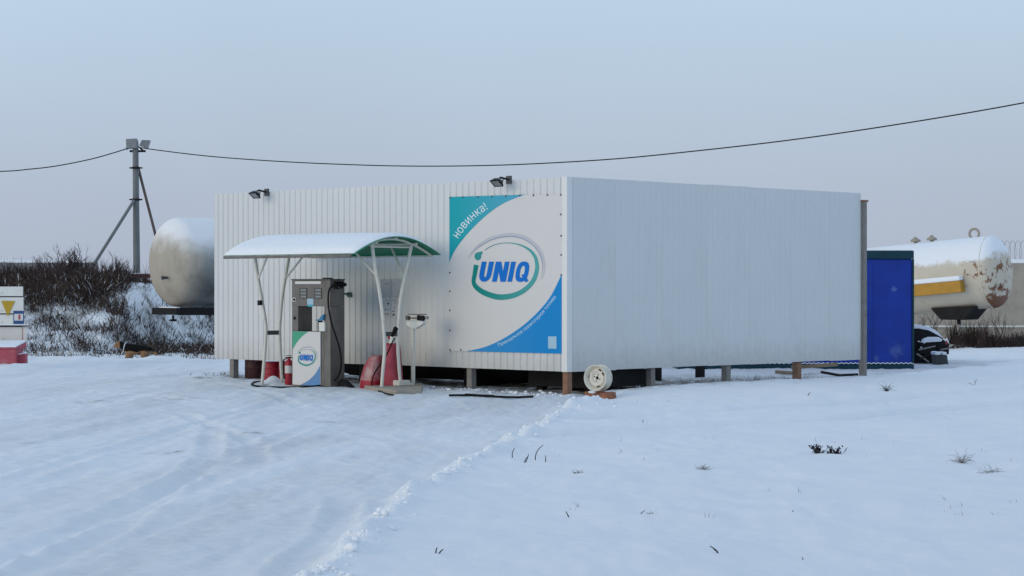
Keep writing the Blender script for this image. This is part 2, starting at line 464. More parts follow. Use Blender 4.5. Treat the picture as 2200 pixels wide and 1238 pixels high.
def H(x, y):
    x = np.asarray(x, float); y = np.asarray(y, float)
    near = 1 - sst(60, 90, np.hypot(x, y))
    xr = np.interp(y, [q[0] for q in RX], [q[1] for q in RX]) + (0.10 * (vn(y * 0.9, y * 0, 3) - 0.5) + 0.14 * (vn(y * 2.6, y * 0, 4) - 0.5)) * near
    d = x - xr
    fresh = sst(-0.10, 0.16, d)
    z = 0.045 * sst(28, 33, y) * near
    z = z + fresh * 0.055 * near
    z = z + fresh * (0.07 * (fbm(x * 0.35, y * 0.35, 5) - 0.5) + 0.03 * np.abs(fbm(x * 0.8 - y * .25, y * 0.45, 36) - 0.5) + 0.05 * (fbm(x * 1.3, y * 0.8, 6) - 0.5) + 0.030 * (fbm(x * 4.5, y * 2.5, 7) - 0.5) + 0.010 * (fbm(x * 12, y * 7, 37, 2) - 0.5)) * near
    xs = x - 0.10 * y
    lot = (1 - fresh) * near
    z = z + lot * (0.030 * (fbm(xs * 0.9, y * 0.22, 8) - 0.5) + 0.050 * (fbm(xs * 3.0, y * 0.30, 9) - 0.5) - 0.05 * np.clip(0.10 - np.abs(fbm(xs * 1.7, y * 0.16, 33) - 0.5), 0, 1) * sst(0.35, 0.6, vn(x * 0.4, y * 0.3, 34)) + 0.026 * (fbm(x * 5, y * 1.6, 10) - 0.5) + 0.026 * (fbm(x * 11, y * 5, 30, 2) - 0.5))
    tread = 0.7 + 0.5 * np.sin(y * 38.0) * sst(.4, .6, vn(x * .7, y * .4, 45))
    for T in RUTS:
        dd = pdist(x, y, T)
        on = sst(.28, .55, vn(x * .35 + T[0][0], y * .22, 46))
        z = z + lot * on * (-0.030 * np.exp(-(dd / 0.10) ** 4) * tread + 0.014 * np.exp(-((dd - 0.16) / 0.045) ** 2) * (.4 + 1.2 * vn(x * 6, y * 3, 47)))
    # the clumpy rim where the lot was cleared
    c1 = fbm(x * 4, y * 2.5, 12); c2 = fbm(x * 11, y * 8, 13)
    rim = (0.040 + 0.09 * np.clip(c1 - 0.32, 0, 1)) * np.exp(-((d - 0.05) / (0.075 + 0.05 * c1)) ** 2) * sst(29.3, 27.9, y)
    z = z + rim * (0.55 + 0.9 * c2) * near + 0.045 * np.clip(c1 - .35, 0, 1) * np.exp(-((d - 0.15) / 0.28) ** 2) * sst(29.3, 27.9, y) * near
    # heap beside the wheel
    r2 = ((x - 1.10) / 0.50) ** 2 + ((y - 28.1) / 0.9) ** 2
    z = z - 0.085 * np.exp(-((x - 1.25) / 0.42) ** 2 - ((y - 30.25) / 0.75) ** 2) * near
    r3 = ((x - 0.80) / 0.40) ** 2 + ((y - 27.6) / 1.0) ** 2
    z = z + (0.035 * np.exp(-r2) + 0.045 * np.exp(-r3) + 0.14 * np.exp(-((x + 3.90) / .13) ** 2 - ((y - 34.85) / .2) ** 2)) * (0.55 + 0.9 * fbm(x * 5, y * 3, 14)) * near
    for T in TRACKS:
        dd = pdist(x, y, T)
        z = z - 0.17 * np.exp(-(dd / 0.20) ** 2) * near * (0.6 + 0.6 * fbm(x * 1.2, y * 1.2, 35)) + 0.035 * np.exp(-((dd - 0.40) / 0.13) ** 2) * near
    # bank with its ditch and berm on the left, far side
    lx = sst(-6.0, -7.6, x)
    bh = 1.66 * bank_t(x, y) * sst(-3.5, -7.0, x) * (1 - sst(95, 140, y)) * (1 - sst(60, 120, -x))
    z = z + bh * (0.92 + 0.16 * fbm(x * 0.5, y * 0.5, 15)) + sst(0.05, 0.5, bh) * 0.16 * (fbm(x * 1.6, y * 1.6, 16) - 0.5)
    z = z + lx * (0.13 * (1 - .55 * np.exp(-((x + 8.4) / .5) ** 2)) * np.exp(-((y - 45.2) / 0.8) ** 2) * (0.6 + 0.8 * fbm(x * 1.1, y * 0.9, 17)) - 0.24 * sst(46.2, 47.0, y) * (1 - sst(48.6, 49.8, y))) * near
    z = z + 0.16 * np.exp(-((x + 9.4) / 0.7) ** 2 - ((y - 40.0) / 0.7) ** 2) * (0.6 + 0.8 * fbm(x * 2, y * 2, 18))
    z = z + 0.10 * np.exp(-((x + 8.2) / 1.6) ** 2 - ((y - 43.0) / 1.0) ** 2)
    # hummocks behind the side wall
    z = z + 0.10 * near * sst(38, 40, y) * sst(0.5, 3, x) * (fbm(x * 0.8, y * 0.5, 19) - 0.45)
    return z
import bisect
def h0(x, y):                                  # height of the built sheet
    i = min(max(bisect.bisect_right(GXL, x) - 1, 0), len(GXL) - 2); j = min(max(bisect.bisect_right(GYL, y) - 1, 0), len(GYL) - 2)
    u = (x - GXL[i]) / (GXL[i + 1] - GXL[i]); v = (y - GYL[j]) / (GYL[j + 1] - GYL[j])
    return float((GZ[j, i] * (1 - u) + GZ[j, i + 1] * u) * (1 - v) + (GZ[j + 1, i] * (1 - u) + GZ[j + 1, i + 1] * u) * v)
def G(px, py):
    """point of the ground seen at a pixel"""
    Y = CAMZ * FOC / (py - HZ)
    for _ in range(5):
        Y = (CAMZ - h0((px - 1100) / FOC * Y, Y)) * FOC / (py - HZ)
    x = (px - 1100) / FOC * Y
    return Vector((x, Y, h0(x, Y)))

def axis_steps(segs):
    out = []
    for a, b, st in segs:
        out += list(np.arange(a, b - 1e-6, st))
    out.append(segs[-1][1])
    return np.array(out)
gx = np.concatenate([-np.geomspace(14.5, 1800, 26)[::-1], axis_steps([(-14, -7, 0.065), (-7, -2.4, 0.04), (-2.4, 2.4, 0.03), (2.4, 12, 0.06)]), np.geomspace(12.5, 1800, 26)])
gy = np.concatenate([-np.geomspace(1, 300, 10)[::-1], axis_steps([(0, 10, 0.8), (10, 32, 0.05), (32, 62, 0.14)]), np.geomspace(62.6, 3500, 34)])
GX, GY = np.meshgrid(gx, gy)
GZ = H(GX, GY)
GXL, GYL = [float(q) for q in gx], [float(q) for q in gy]
# keep the sheet under the floor line of the screen tidy, mark soil
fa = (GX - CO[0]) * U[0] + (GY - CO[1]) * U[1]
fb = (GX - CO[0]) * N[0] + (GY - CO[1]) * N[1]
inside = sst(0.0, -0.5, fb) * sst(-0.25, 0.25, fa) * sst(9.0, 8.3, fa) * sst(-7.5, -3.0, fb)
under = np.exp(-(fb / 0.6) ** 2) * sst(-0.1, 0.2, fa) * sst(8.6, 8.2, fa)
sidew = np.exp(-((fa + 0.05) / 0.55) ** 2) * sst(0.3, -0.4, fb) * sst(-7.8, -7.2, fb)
nz1 = fbm(GX * 1.5, GY * 0.8, 21); nz2 = fbm(GX * 6, GY * 3, 22)
xrg = np.interp(GY, [q[0] for q in RX], [q[1] for q in RX])
lotm = sst(0.1, -0.15, GX - xrg) * (1 - sst(44, 47, GY))
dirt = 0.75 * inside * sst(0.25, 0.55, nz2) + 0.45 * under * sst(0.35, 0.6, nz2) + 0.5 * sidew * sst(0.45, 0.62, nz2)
xsg = GX - 0.10 * GY
ice = sst(0.42, 0.68, fbm(xsg * 1.5, GY * 0.16, 23)) * 0.20 + sst(0.5, 0.72, fbm(xsg * 5.0, GY * 0.4, 24)) * 0.12 + 0.15 * sst(17, 28, GY) * sst(-6, -1, GX) + 0.07 * sst(18, 30, GY) + 0.03
dirt = dirt + lotm * ice * (0.2 + 0.6 * nz1)
for (sx, sy, rx, ry, am) in ((-3.36, 20.9, 0.16, 0.14, 0.75), (-3.2, 20.7, 0.1, 0.2, 0.5), (-2.8, 23.45, 0.17, 0.16, 0.6), (-2.95, 23.4, 0.1, 0.1, 0.5), (-5.9, 30.0, 0.35, 0.3, 0.35),
                             (-2.2, 25.4, 0.2, 0.18, 0.3), (-4.6, 30.5, 0.3, 0.2, 0.3), (-5.3, 36.8, 0.25, 0.4, 0.5), (-5.0, 22.2, 0.12, 0.1, 0.35), (-6.7, 20.0, 0.3, 0.12, 0.25)):
    dirt = dirt + am * np.exp(-((GX - sx) / rx) ** 2 - ((GY - sy) / ry) ** 2) * sst(0.35, 0.62, fbm(GX * 14, GY * 7, 25))
for _T in TRACKS:
    dirt = dirt + 0.16 * np.exp(-(pdist(GX, GY, _T) / 0.17) ** 2) * (0.3 + 1.0 * nz2)
bankm = sst(0.15, 0.5, bank_t(GX, GY)) * (GX < -5)
dirt = np.clip(dirt + bankm * 0.55 * sst(0.45, 0.65, fbm(GX * 2.5, GY * 1.6, 26)), 0, 1)

nx_, ny_ = len(gx), len(gy)
me = bpy.data.meshes.new('ground')
me.vertices.add(nx_ * ny_)
me.vertices.foreach_set('co', np.stack([GX, GY, GZ], -1).astype(np.float32).ravel())
idx = np.arange(nx_ * ny_).reshape(ny_, nx_)
quads = np.stack([idx[:-1, :-1], idx[:-1, 1:], idx[1:, 1:], idx[1:, :-1]], -1).reshape(-1, 4)
me.loops.add(quads.size)
me.loops.foreach_set('vertex_index', quads.ravel().astype(np.int32))
me.polygons.add(len(quads))
me.polygons.foreach_set('loop_start', (np.arange(len(quads)) * 4).astype(np.int32))
me.polygons.foreach_set('use_smooth', np.ones(len(quads), bool))
me.update(calc_edges=True)
at = me.attributes.new('dirt', 'FLOAT', 'POINT')
at.data.foreach_set('value', dirt.astype(np.float32).ravel())
ground = bpy.data.objects.new('ground', me)
COL.objects.link(ground)
ground['kind'] = 'structure'
ground['label'] = 'snow covered ground with packed icy lot and fresh snow'
gm = bpy.data.materials.new('snow_ground'); gm.use_nodes = True
n, l = gm.node_tree.nodes, gm.node_tree.links
p = pnode(gm); p.inputs['Roughness'].default_value = 0.8; p.inputs['Specular IOR Level'].default_value = 0.25
tc = n.new('ShaderNodeTexCoord')
at_ = n.new('ShaderNodeAttribute'); at_.attribute_name = 'dirt'
nz = n.new('ShaderNodeTexNoise'); nz.inputs['Scale'].default_value = 9; nz.inputs['Detail'].default_value = 6
l.new(tc.outputs['Object'], nz.inputs['Vector'])
mr = n.new('ShaderNodeMapRange'); mr.inputs['From Min'].default_value = 0.25; mr.inputs['From Max'].default_value = 0.75; mr.inputs['To Min'].default_value = 0.55; mr.inputs['To Max'].default_value = 1.45
l.new(nz.outputs['Fac'], mr.inputs['Value'])
mu = n.new('ShaderNodeMath'); mu.operation = 'MULTIPLY'; mu.use_clamp = True
l.new(at_.outputs['Fac'], mu.inputs[0]); l.new(mr.outputs['Result'], mu.inputs[1])
n2 = n.new('ShaderNodeTexNoise'); n2.inputs['Scale'].default_value = 1.1; n2.inputs['Detail'].default_value = 5
l.new(tc.outputs['Object'], n2.inputs['Vector'])
rp = n.new('ShaderNodeValToRGB'); rp.color_ramp.elements[0].position = 0.3; rp.color_ramp.elements[1].position = 0.7
rp.color_ramp.elements[0].color = (0.85, 0.875, 0.91, 1); rp.color_ramp.elements[1].color = (0.88, 0.90, 0.925, 1)
l.new(n2.outputs['Fac'], rp.inputs['Fac'])
mx = n.new('ShaderNodeMix'); mx.data_type = 'RGBA'
l.new(mu.outputs[0], mx.inputs['Factor']); l.new(rp.outputs['Color'], mx.inputs['A'])
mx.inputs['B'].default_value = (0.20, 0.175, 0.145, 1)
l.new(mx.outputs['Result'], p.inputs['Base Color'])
nb = n.new('ShaderNodeTexNoise'); nb.inputs['Scale'].default_value = 9; nb.inputs['Detail'].default_value = 10; nb.inputs['Roughness'].default_value = 0.78
l.new(tc.outputs['Object'], nb.inputs['Vector'])
bp = n.new('ShaderNodeBump'); bp.inputs['Strength'].default_value = 0.4; bp.inputs['Distance'].default_value = 0.05
l.new(nb.outputs['Fac'], bp.inputs['Height']); l.new(bp.outputs['Normal'], p.inputs['Normal'])
me.materials.append(gm)

# loose snow clods along the rim of the cleared lot (uncountable)
def lump(mb, c, r, seed, sq=0.7):
    rr = random.Random(seed)
    rings = [(-0.9, 0.45), (-0.35, 0.95), (0.3, 0.95), (0.8, 0.55)]
    vs = []
    for (zz, rad) in rings:
        for k in range(7):
            an = 2 * math.pi * (k + 0.5 * rr.random()) / 7
            q = rad * r * (0.75 + 0.5 * rr.random())
            vs.append((c[0] + math.cos(an) * q, c[1] + math.sin(an) * q, c[2] + zz * r * sq * (0.85 + 0.3 * rr.random())))
    fs = [tuple(reversed(range(7))), tuple(range(21, 28))]
    for i in range(3):
        for k in range(7):
            a, b = i * 7 + k, i * 7 + (k + 1) % 7
            fs.append((a, b, b + 7, a + 7))
    mb.add(vs, fs)
mb = MB()
for i in range(520):
    y = 11.2 + 18 * random.random() ** 1.3
    xr = float(np.interp(y, [q[0] for q in RX], [q[1] for q in RX]))
    x = xr + random.gauss(0.05, 0.065 + 0.06 * (random.random() < 0.12))
    r = 0.007 + 0.026 * random.random() ** 4
    lump(mb, (x, y, h0(x, y) + r * 0.15), r, i)
for i in range(60):
    x, y = 1.0 + random.gauss(0, 0.3), 28.3 + random.gauss(0, 0.6)
    r = 0.01 + 0.025 * random.random() ** 3
    lump(mb, (x, y, h0(x, y) + r * 0.2), r, i + 999)
for i in range(110):
    q = F(random.uniform(-.3, 3.2), random.gauss(.25, .22), 0); r = 0.012 + 0.035 * random.random() ** 3
    lump(mb, (q.x, q.y, h0(q.x, q.y) + r * .1), r, i + 5000)
for (px, py, r) in ((757, 1182, 0.04), (745, 1165, 0.03), (828, 1110, 0.03), (640, 800, 0.0)):
    if r:
        g = G(px, py); lump(mb, (g.x, g.y, g.z + r * 0.5), r, px)
clods = mb.build('snow_clods', M_SNOW, smooth=True, sharp=False)
clods['kind'] = 'stuff'; clods['label'] = 'loose snow clods along the cleared edge of the lot'

# ------------------------------------------------------------------ the clad screen
PITCH = 0.1375
def corr_sheet(fr, a0, a1, b, z0, z1, name, parent, dp=0.014):
    prof = []
    k = math.floor(a0 / PITCH + 1e-6)
    pts = []
    while k * PITCH < a1:
        o = k * PITCH
        for da, db in ((0.0, 0.0), (0.092, 0.0), (0.104, -dp), (0.1255, -dp)):
            pts.append((o + da, db))
        k += 1
    pts.append((k * PITCH, 0.0))
    pts = [(min(max(q[0], a0), a1), q[1]) for q in pts]
    mb = MB(fr)
    vs = []
    for (aa, bb) in pts:
        vs += [(aa, b + bb, z0), (aa, b + bb, z1), (aa, b + bb - 0.002, z0), (aa, b + bb - 0.002, z1)]
    fs = []
    for i in range(len(pts) - 1):
        if pts[i + 1][0] - pts[i][0] < 1e-6: continue
        o, q = 4 * i, 4 * i + 4
        fs += [(o, q, q + 1, o + 1), (o + 2, o + 3, q + 3, q + 2), (o + 1, q + 1, q + 3, o + 3), (o, o + 2, q + 2, q)]
    m4 = 4 * (len(pts) - 1)
    fs += [(0, 1, 3, 2), (m4, m4 + 2, m4 + 3, m4 + 1)]
    mb.add(vs, fs)
    return mb.build(name, M_CLAD, parent)

screen = thing('clad_screen', F(0, 0, 0.05), 'L-shaped enclosure of white corrugated metal cladding raised on short posts', 'building')
rj = random.Random(3)
a = 0.0
while a < FLEN - 0.05:
    e = min(a + 8 * PITCH, FLEN)
    corr_sheet(F, a, e, rj.uniform(-0.002, 0.002), ZB + rj.uniform(-0.006, 0.006), ZT + rj.uniform(-0.005, 0.005), 'cladding_sheet', screen)
    a = e
s_ = 0.0
while s_ < SLEN - 0.05:
    e = min(s_ + 8 * PITCH, SLEN)
    corr_sheet(S, s_, e, rj.uniform(-0.002, 0.002), ZB + rj.uniform(-0.006, 0.006), ZT + rj.uniform(-0.005, 0.005), 'cladding_sheet', screen, 0.005)
    s_ = e
MB(F).box(-0.008, 0.10, 0.004, 0.008, ZB - 0.004, ZT + 0.006).box(-0.008, -0.004, -0.10, 0.004, ZB - 0.004, ZT + 0.006).build('corner_trim', M_TRIM, screen)
def post(fr, c, off, w, z1, m, parent, name='post'):
    g = fr(c, off, 0)
    zb = h0(g.x, g.y) - 0.12
    return MB(fr).box(c - w / 2, c + w / 2, off - w / 2, off + w / 2, zb, z1).build(name, m, parent, bevel=0.004)
for px, w, m in ((503, 0.11, M_POSTG), (1013, 0.105, M_POSTG)):
    post(F, wa(px, -0.09), -0.09, w, ZT - 0.05, m, screen)
post(F, 0.07, -0.085, 0.10, ZT - 0.05, M_POSTB, screen)
for px, w, m in ((1398, 0.10, M_POSTG), (1560, 0.11, M_POSTG), (1712, 0.11, M_POSTB)):
    post(S, ws(px, -0.09), -0.09, w, ZT - 0.05, m, screen)
g = S(SLEN + 0.09, -0.02, 0)
MB(S).box(SLEN + 0.010, SLEN + 0.115, -0.05, 0.05, h0(g.x, g.y) - 0.15, 3.08).build('end_post', M_POSTG, screen, bevel=0.004)
MB(S).box(SLEN + 0.003, SLEN + 0.15, -0.055, 0.055, 3.085, 3.12).build('post_cap', M_POSTB, screen)
for z in (0.47, 1.8, 3.08):
    MB(F).box(0.14, FLEN - 0.02, -0.038 - 0.04, -0.024, z - 0.03, z + 0.03).build('rail', M_POSTG, screen)
    MB(S).box(0.14, SLEN - 0.02, -0.038 - 0.04, -0.024, z - 0.03, z + 0.03).build('rail', M_POSTG, screen)
for px, py in ((1411, 1.9), (1504, 2.2)):                      # posts of the inner row
    g = S(ws(px, -py), -py, 0)
    MB(S).box(ws(px, -py) - 0.06, ws(px, -py) + 0.06, -py - 0.06, -py + 0.06, h0(g.x, g.y) - 0.1, 1.2).build('inner_post', M_DARK, screen)

# ------------------------------------------------------------------ what stands behind the screen
tk = thing('storage_tank', F(4.0, -1.55, 0.05), 'black horizontal storage tank, its belly showing under the front cladding', 'tank')
R_ = 0.98
prof = [(0.0, 0.05)] + [(0.5 - 0.5 * math.cos(t), R_ * math.sin(t)) for t in np.linspace(0.2, math.pi / 2, 7)] + [(4.6, R_)] + [(4.6 + 0.5 * math.sin(t), R_ * math.cos(t)) for t in np.linspace(0.2, 1.5, 6)]
MB().lathe(F(1.75, -1.6, 1.06), Vector((U[0], U[1], 0)), prof, 32).build('shell', M_DARK, tk, smooth=True)
for aa in (2.9, 5.4):
    g = F(aa, -1.6, 0)
    MB(F).box(aa - 0.12, aa + 0.12, -2.3, -0.85, h0(g.x, g.y) - 0.1, 0.5).build('saddle', M_DARK, tk)
sk = thing('pump_skid', F(1.0, -1.6, 0.05), 'dark pump skid low behind the rusty corner post', 'machine')
MB(F).box(0.25, 1.5, -2.3, -0.75, 0.09, 0.34).build('frame', M_DARK, sk)
MB(F).box(0.35, 1.4, -2.2, -0.85, 0.345, 1.3).build('housing', M_DARK, sk, bevel=0.03)
for aa in (0.35, 1.35):
    for bb in (-2.2, -0.9):
        g = F(aa, bb, 0)
        MB(F).box(aa - 0.06, aa + 0.06, bb - 0.06, bb + 0.06, h0(g.x, g.y) - 0.06, 0.088).build('foot', M_DARK, sk)

def drum(px0, px1, b, ztop, m, label, grp):
    a0, a1 = wa(px0, b), wa(px1, b)
    r = abs(a0 - a1) / 2 * 1.0 / 1.35
    c = F((a0 + a1) / 2, b, 0)
    zb = h0(c.x, c.y) - 0.03
    t = thing('steel_drum', (c.x, c.y, zb), label, 'drum', grp)
    h = ztop - zb
    sh_ = MB().lathe((c.x, c.y, zb), (0, 0, 1), [(0, r * 0.97), (0.01, r), (h * .32, r), (h * .34, r * 1.04), (h * .36, r), (h * .64, r), (h * .66, r * 1.04), (h * .68, r), (h - 0.025, r), (h - 0.02, r * 1.03), (h, r * 1.03), (h, r * .96), (h - .015, r * .94)], 24).build('shell', m, t, smooth=True)
    MB().lathe((c.x + r * .4, c.y, zb + h - 0.018), (0, 0, 1), [(0, 0.03), (0.02, 0.03), (0.02, 0.02)], 10).build('bung', M_STEEL, sh_)
drum(529, 566, -0.42, 0.62, M_MAROON, 'blackish maroon drum under the left end of the cladding', 'drums under the cladding')
drum(567, 600, -0.34, 0.335, M_RED, 'low red drum behind the left canopy legs', 'drums under the cladding')
drum(601, 626, -0.30, 0.55, M_RED, 'red drum under the cladding beside the fire extinguisher', 'drums under the cladding')

# ------------------------------------------------------------------ floodlights on the screen
def floodlight(px, py, label):
    b = 0.26
    a_, z_ = fz(px - 4, py, b)
    c = F(a_, b, z_)
    t = thing('floodlight', F(wa(px + 14, 0.0), 0.0, z_), label, 'floodlight', 'floodlights on the cladding')
    # tilted frame: u along the wall, w down-out facing, q normal
    uu = Vector((U[0], U[1], 0)); nn = Vector((N[0], N[1], 0)); up = Vector((0, 0, 1))
    ang = math.radians(52)
    face = (nn * math.cos(ang) - up * math.sin(ang)).normalized()
    side = uu
    tall = face.cross(side).normalized()
    def fr(x, y, z): return c + (side * x + tall * y + face * z) * .74
    hs = MB(fr).hexa([(-.10, -.075, -.05), (.10, -.075, -.05), (.10, .075, -.05), (-.10, .075, -.05)], [(-.125, -.095, .0), (.125, -.095, .0), (.125, .095, .0), (-.125, .095, .0)]).build('housing', M_DARK, t, bevel=.006)
    MB(fr).box(-.105, .105, -.078, .078, .002, .006).build('glass', M_GLASS, hs)
    MB(fr).box(-.125, .125, .081, .095, .001, .014).box(-.125, .125, -.095, -.081, .001, .014).box(-.125, -.11, -.081, .081, .001, .014).box(.11, .125, -.081, .081, .001, .014).build('bezel', M_DARK, hs)
    for k in range(5):
        MB(fr).box(-.09 + k * .045 - .006, -.09 + k * .045 + .006, -.065, .065, -.085, -.0505).build('cooling_fin', M_GALV, hs)
    MB(fr).tube([(-.132, 0, -.02), (-.132, 0.0, -.13), (.132, 0.0, -.13), (.132, 0, -.02)], .009, 6).build('bracket', M_DARK, t)
    pw = F(wa(px + 14, 0.0), 0.0, z_ - 0.0)
    MB().tube([fr(0, 0, -.13), fr(0, .02, -.17), F(a_ - 0.02, 0.0, z_ + .06)], .016, 8).build('arm', M_DARK, t)
    MB(F).box(a_ - .07, a_ + .03, 0.001, .03, z_ + .0, z_ + .12).build('wall_plate', M_STEELD, t)
floodlight(1071, 395, 'black floodlight on an arm above the printed banner')
floodlight(551, 421, 'black floodlight on an arm at the far left of the cladding top')

# ------------------------------------------------------------------ printed banner
ban = thing('advertising_banner', F(1.3, 0.01, 0.65), 'large square white, teal and blue iUNIQ banner bolted to the cladding', 'banner')
bq = [(965, 755), (1207, 761.5), (1207, 418), (965, 424)]
lo = [fz(x, y, .006) for x, y in bq]
ban_root = ban
ban = MB(F).prism([(q[0], .004, q[1]) for q in lo], [(q[0], .010, q[1]) for q in lo]).build('panel', M_PRINTW, ban_root)
BO = F(1.3, 0.0, 0.65)
def flat(name, pts, b, m, parent, mapper=None):
    mp = mapper or (lambda x, y: fz(x, y, b))
    q = [mp(x, y) for x, y in pts]
    return MB(F).add([(w[0], b, w[1]) for w in q], [tuple(range(len(q)))]).build(name, m, parent, recalc=False)
def mesh2(name, vs, fs, b, m, parent, mapper):
    q = [mapper(x, y) for x, y in vs]
    return MB(F).add([(w[0], b, w[1]) for w in q], fs).build(name, m, parent, recalc=False)
def fan_fill(name, corner, curve, b, m, parent, mapper):
    vs = [corner] + list(curve)
    return mesh2(name, vs, [(0, i, i + 1) for i in range(1, len(vs) - 1)], b, m, parent, mapper)
M_TEALP = grad_mat('print_teal_gradient', (0.010, 0.36, 0.42), (0.11, 0.40, 0.60), 'X', -0.45, 0.75)
M_BLUEP = grad_mat('print_blue_gradient', (0.05, 0.29, 0.62), (0.006, 0.24, 0.60), 'X', -0.9, 0.5)
M_RINGP = grad_mat('print_ring_gradient', (0.002, 0.24, 0.22), (0.09, 0.40, 0.40), 'X', -0.4, 0.6)
bmap = lambda x, y: fz(x, y, .012)
tc_curve = [c[:2] for c in catmull([(1128, 419.2), (1086, 436), (1052, 458), (1018, 489), (994, 516), (975, 543), (965.3, 566)], 6)]
fan_fill('teal_corner_print', (965.3, 424.3), tc_curve, .0118, M_TEALP, ban, bmap)
bc_curve = [c[:2] for c in catmull([(1001, 756), (1042, 746.5), (1082.5, 728), (1123, 701), (1157, 670), (1184, 636), (1206.7, 590)], 6)]
fan_fill('blue_corner_print', (1206.7, 761.2), bc_curve, .0118, M_BLUEP, ban, bmap)
RING = [(178, 545, 78), (152, 700, 70), (133, 820, 64), (170, 905, 76), (270, 985, 86), (400, 1043, 90), (560, 1080, 92), (740, 1065, 88), (900, 1010, 80), (1040, 912, 75), (1135, 790, 72), (1182, 650, 66), (1188, 540, 58), (1160, 420, 52), (1090, 320, 42), (990, 250, 30), (860, 200, 18), (700, 178, 12), (540, 195, 11), (420, 238, 11), (325, 295, 11)]
ARC1 = [(x, y, w * .55) for x, y, w in [(50, 440, 2), (150, 310, 14), (300, 195, 26), (480, 110, 32), (720, 70, 34), (940, 105, 32), (1120, 215, 28), (1235, 370, 24), (1280, 540, 16), (1272, 680, 8), (1235, 790, 2)]]
ARC2 = [(x, y, w * .8) for x, y, w in [(30, 445, 2), (130, 295, 26), (285, 170, 50), (470, 85, 62), (720, 42, 66), (950, 75, 66), (1142, 193, 62), (1262, 355, 52), (1310, 540, 36), (1300, 690, 20), (1250, 800, 3)]]
def emblem(parent, mapper, b):
    v, f = stroke(ARC2); mesh2('emblem_halo', v, f, b, M_PSHADE2, parent, mapper)
    v, f = stroke(ARC1); mesh2('emblem_shade', v, f, b + .0012, M_PSHADE, parent, mapper)
    v, f = stroke(RING); mesh2('emblem_ring', v, f, b + .0024, M_RINGP, parent, mapper)
    pts = [(205 + 55 * math.cos(t), 402 + 66 * math.sin(t)) for t in np.linspace(-0.35, math.pi * 1.5, 22)] + [(250, 325), (288, 320), (272, 372)]
    mesh2('emblem_drop', [(215, 395)] + pts, [(0, i, i + 1) for i in range(1, len(pts))] + [(0, len(pts), 1)], b + .0024, M_RINGP, parent, mapper)
    lm = lambda x, y: mapper(x + 65 * (1 - y / 335.0), 490 + y)
    vU, fU = stroke([(x, y, w) for x, y, w in ((246, 0, 80), (246, 110, 80), (246, 200, 80), (254, 252, 79), (276, 286, 76), (307, 297, 74), (338, 286, 76), (360, 252, 79), (368, 200, 80), (368, 110, 80), (368, 0, 80))])
    mesh2('letter', vU, fU, b + .0030, M_LETTERB, parent, lm)
    pN = [(440, 335), (440, 0), (528, 0), (590, 165), (590, 0), (668, 0), (668, 335), (582, 335), (518, 168), (518, 335)]
    mesh2('letter', pN, [(0, 1, 2, 8, 9), (2, 3, 7, 8), (3, 4, 5, 6, 7)], b + .0030, M_LETTERB, parent, lm)
    mesh2('letter', [(695, 335), (695, 0), (773, 0), (773, 335)], [(0, 1, 2, 3)], b + .0030, M_LETTERB, parent, lm)
    T_ = np.linspace(0, 2 * math.pi, 33)[:-1]
    vQ = [(912 + 106 * math.copysign(abs(math.cos(t)) ** .8, math.cos(t)), 168 + 170 * math.copysign(abs(math.sin(t)) ** .8, math.sin(t))) for t in T_] + [(912 + 36 * math.copysign(abs(math.cos(t)) ** .8, math.cos(t)), 168 + 98 * math.copysign(abs(math.sin(t)) ** .8, math.sin(t))) for t in T_]
    mesh2('letter', vQ, [(i, (i + 1) % 32, 32 + (i + 1) % 32, 32 + i) for i in range(32)], b + .0030, M_LETTERB, parent, lm)
    mesh2('letter_tail', [(905, 222), (950, 205), (1045, 318), (1000, 345)], [(0, 1, 2, 3)], b + .0036, M_LETTERB, parent, lm)
emblem(ban, lambda x, y: fz(1000 + x / 7.739, 500 + y / 7.739, .015), .0125)
def text_on_curve(body, curve, height, m, parent, mapper, b, name, offset=0.0, spacing=1.0, shear=0.0):
    tv, tf = text_mesh(body, offset, spacing)
    C = [np.array(c[:2]) for c in catmull(curve, 8)]
    L = [0.0]
    for i in range(1, len(C)): L.append(L[-1] + np.linalg.norm(C[i] - C[i - 1]))
    out = []
    for tx, ty in tv:
        s = min(max(tx + shear * ty * height / L[-1], 0), 1.0) * L[-1]
        i = min(max(int(np.searchsorted(L, s)) - 1, 0), len(C) - 2)
        t = (s - L[i]) / (L[i + 1] - L[i])
        q = C[i] * (1 - t) + C[i + 1] * t
        d = (C[i + 1] - C[i]); d /= np.linalg.norm(d)
        out.append(tuple(q + np.array((d[1], -d[0])) * ty * height))
    mesh2(name, out, tf, b, m, parent, mapper)
text_on_curve('новинка!', [(985, 514), (1003, 489), (1025, 467), (1049, 450)], 17.5, M_LETTERW, ban, bmap, .0135, 'lettering', 0.0, 1.04)
text_on_curve('Премиальное газомоторное топливо', [(1073, 748), (1100, 734), (1135, 709), (1165, 681), (1197, 641)], 9.5, M_LETTERP, ban, bmap, .0135, 'lettering', 0.0)
flat('pale_square_print', [(1177.5, 750), (1195.5, 750.5), (1195.5, 724), (1177.5, 724)], .0135, M_LBLUE, ban)
for px, py in [(967, 426), (995, 425), (1027, 424.3), (1057, 423.4), (1087, 422.4), (1117, 421.6), (1146, 420.8), (1176, 420), (1205, 420), (1205, 462), (1205.5, 508), (1205.5, 549), (1205.5, 592),
               (966.5, 587), (966.5, 627), (966.5, 668), (966.5, 711), (967, 753), (990, 753)]:
    a_, z_ = fz(px, py, .012)
    MB().lathe(F(a_, .0105, z_), Vector((N[0], N[1], 0)), [(0, .014), (.006, .014), (.010, .008)], 8).build('bolt', M_INK, ban_root)

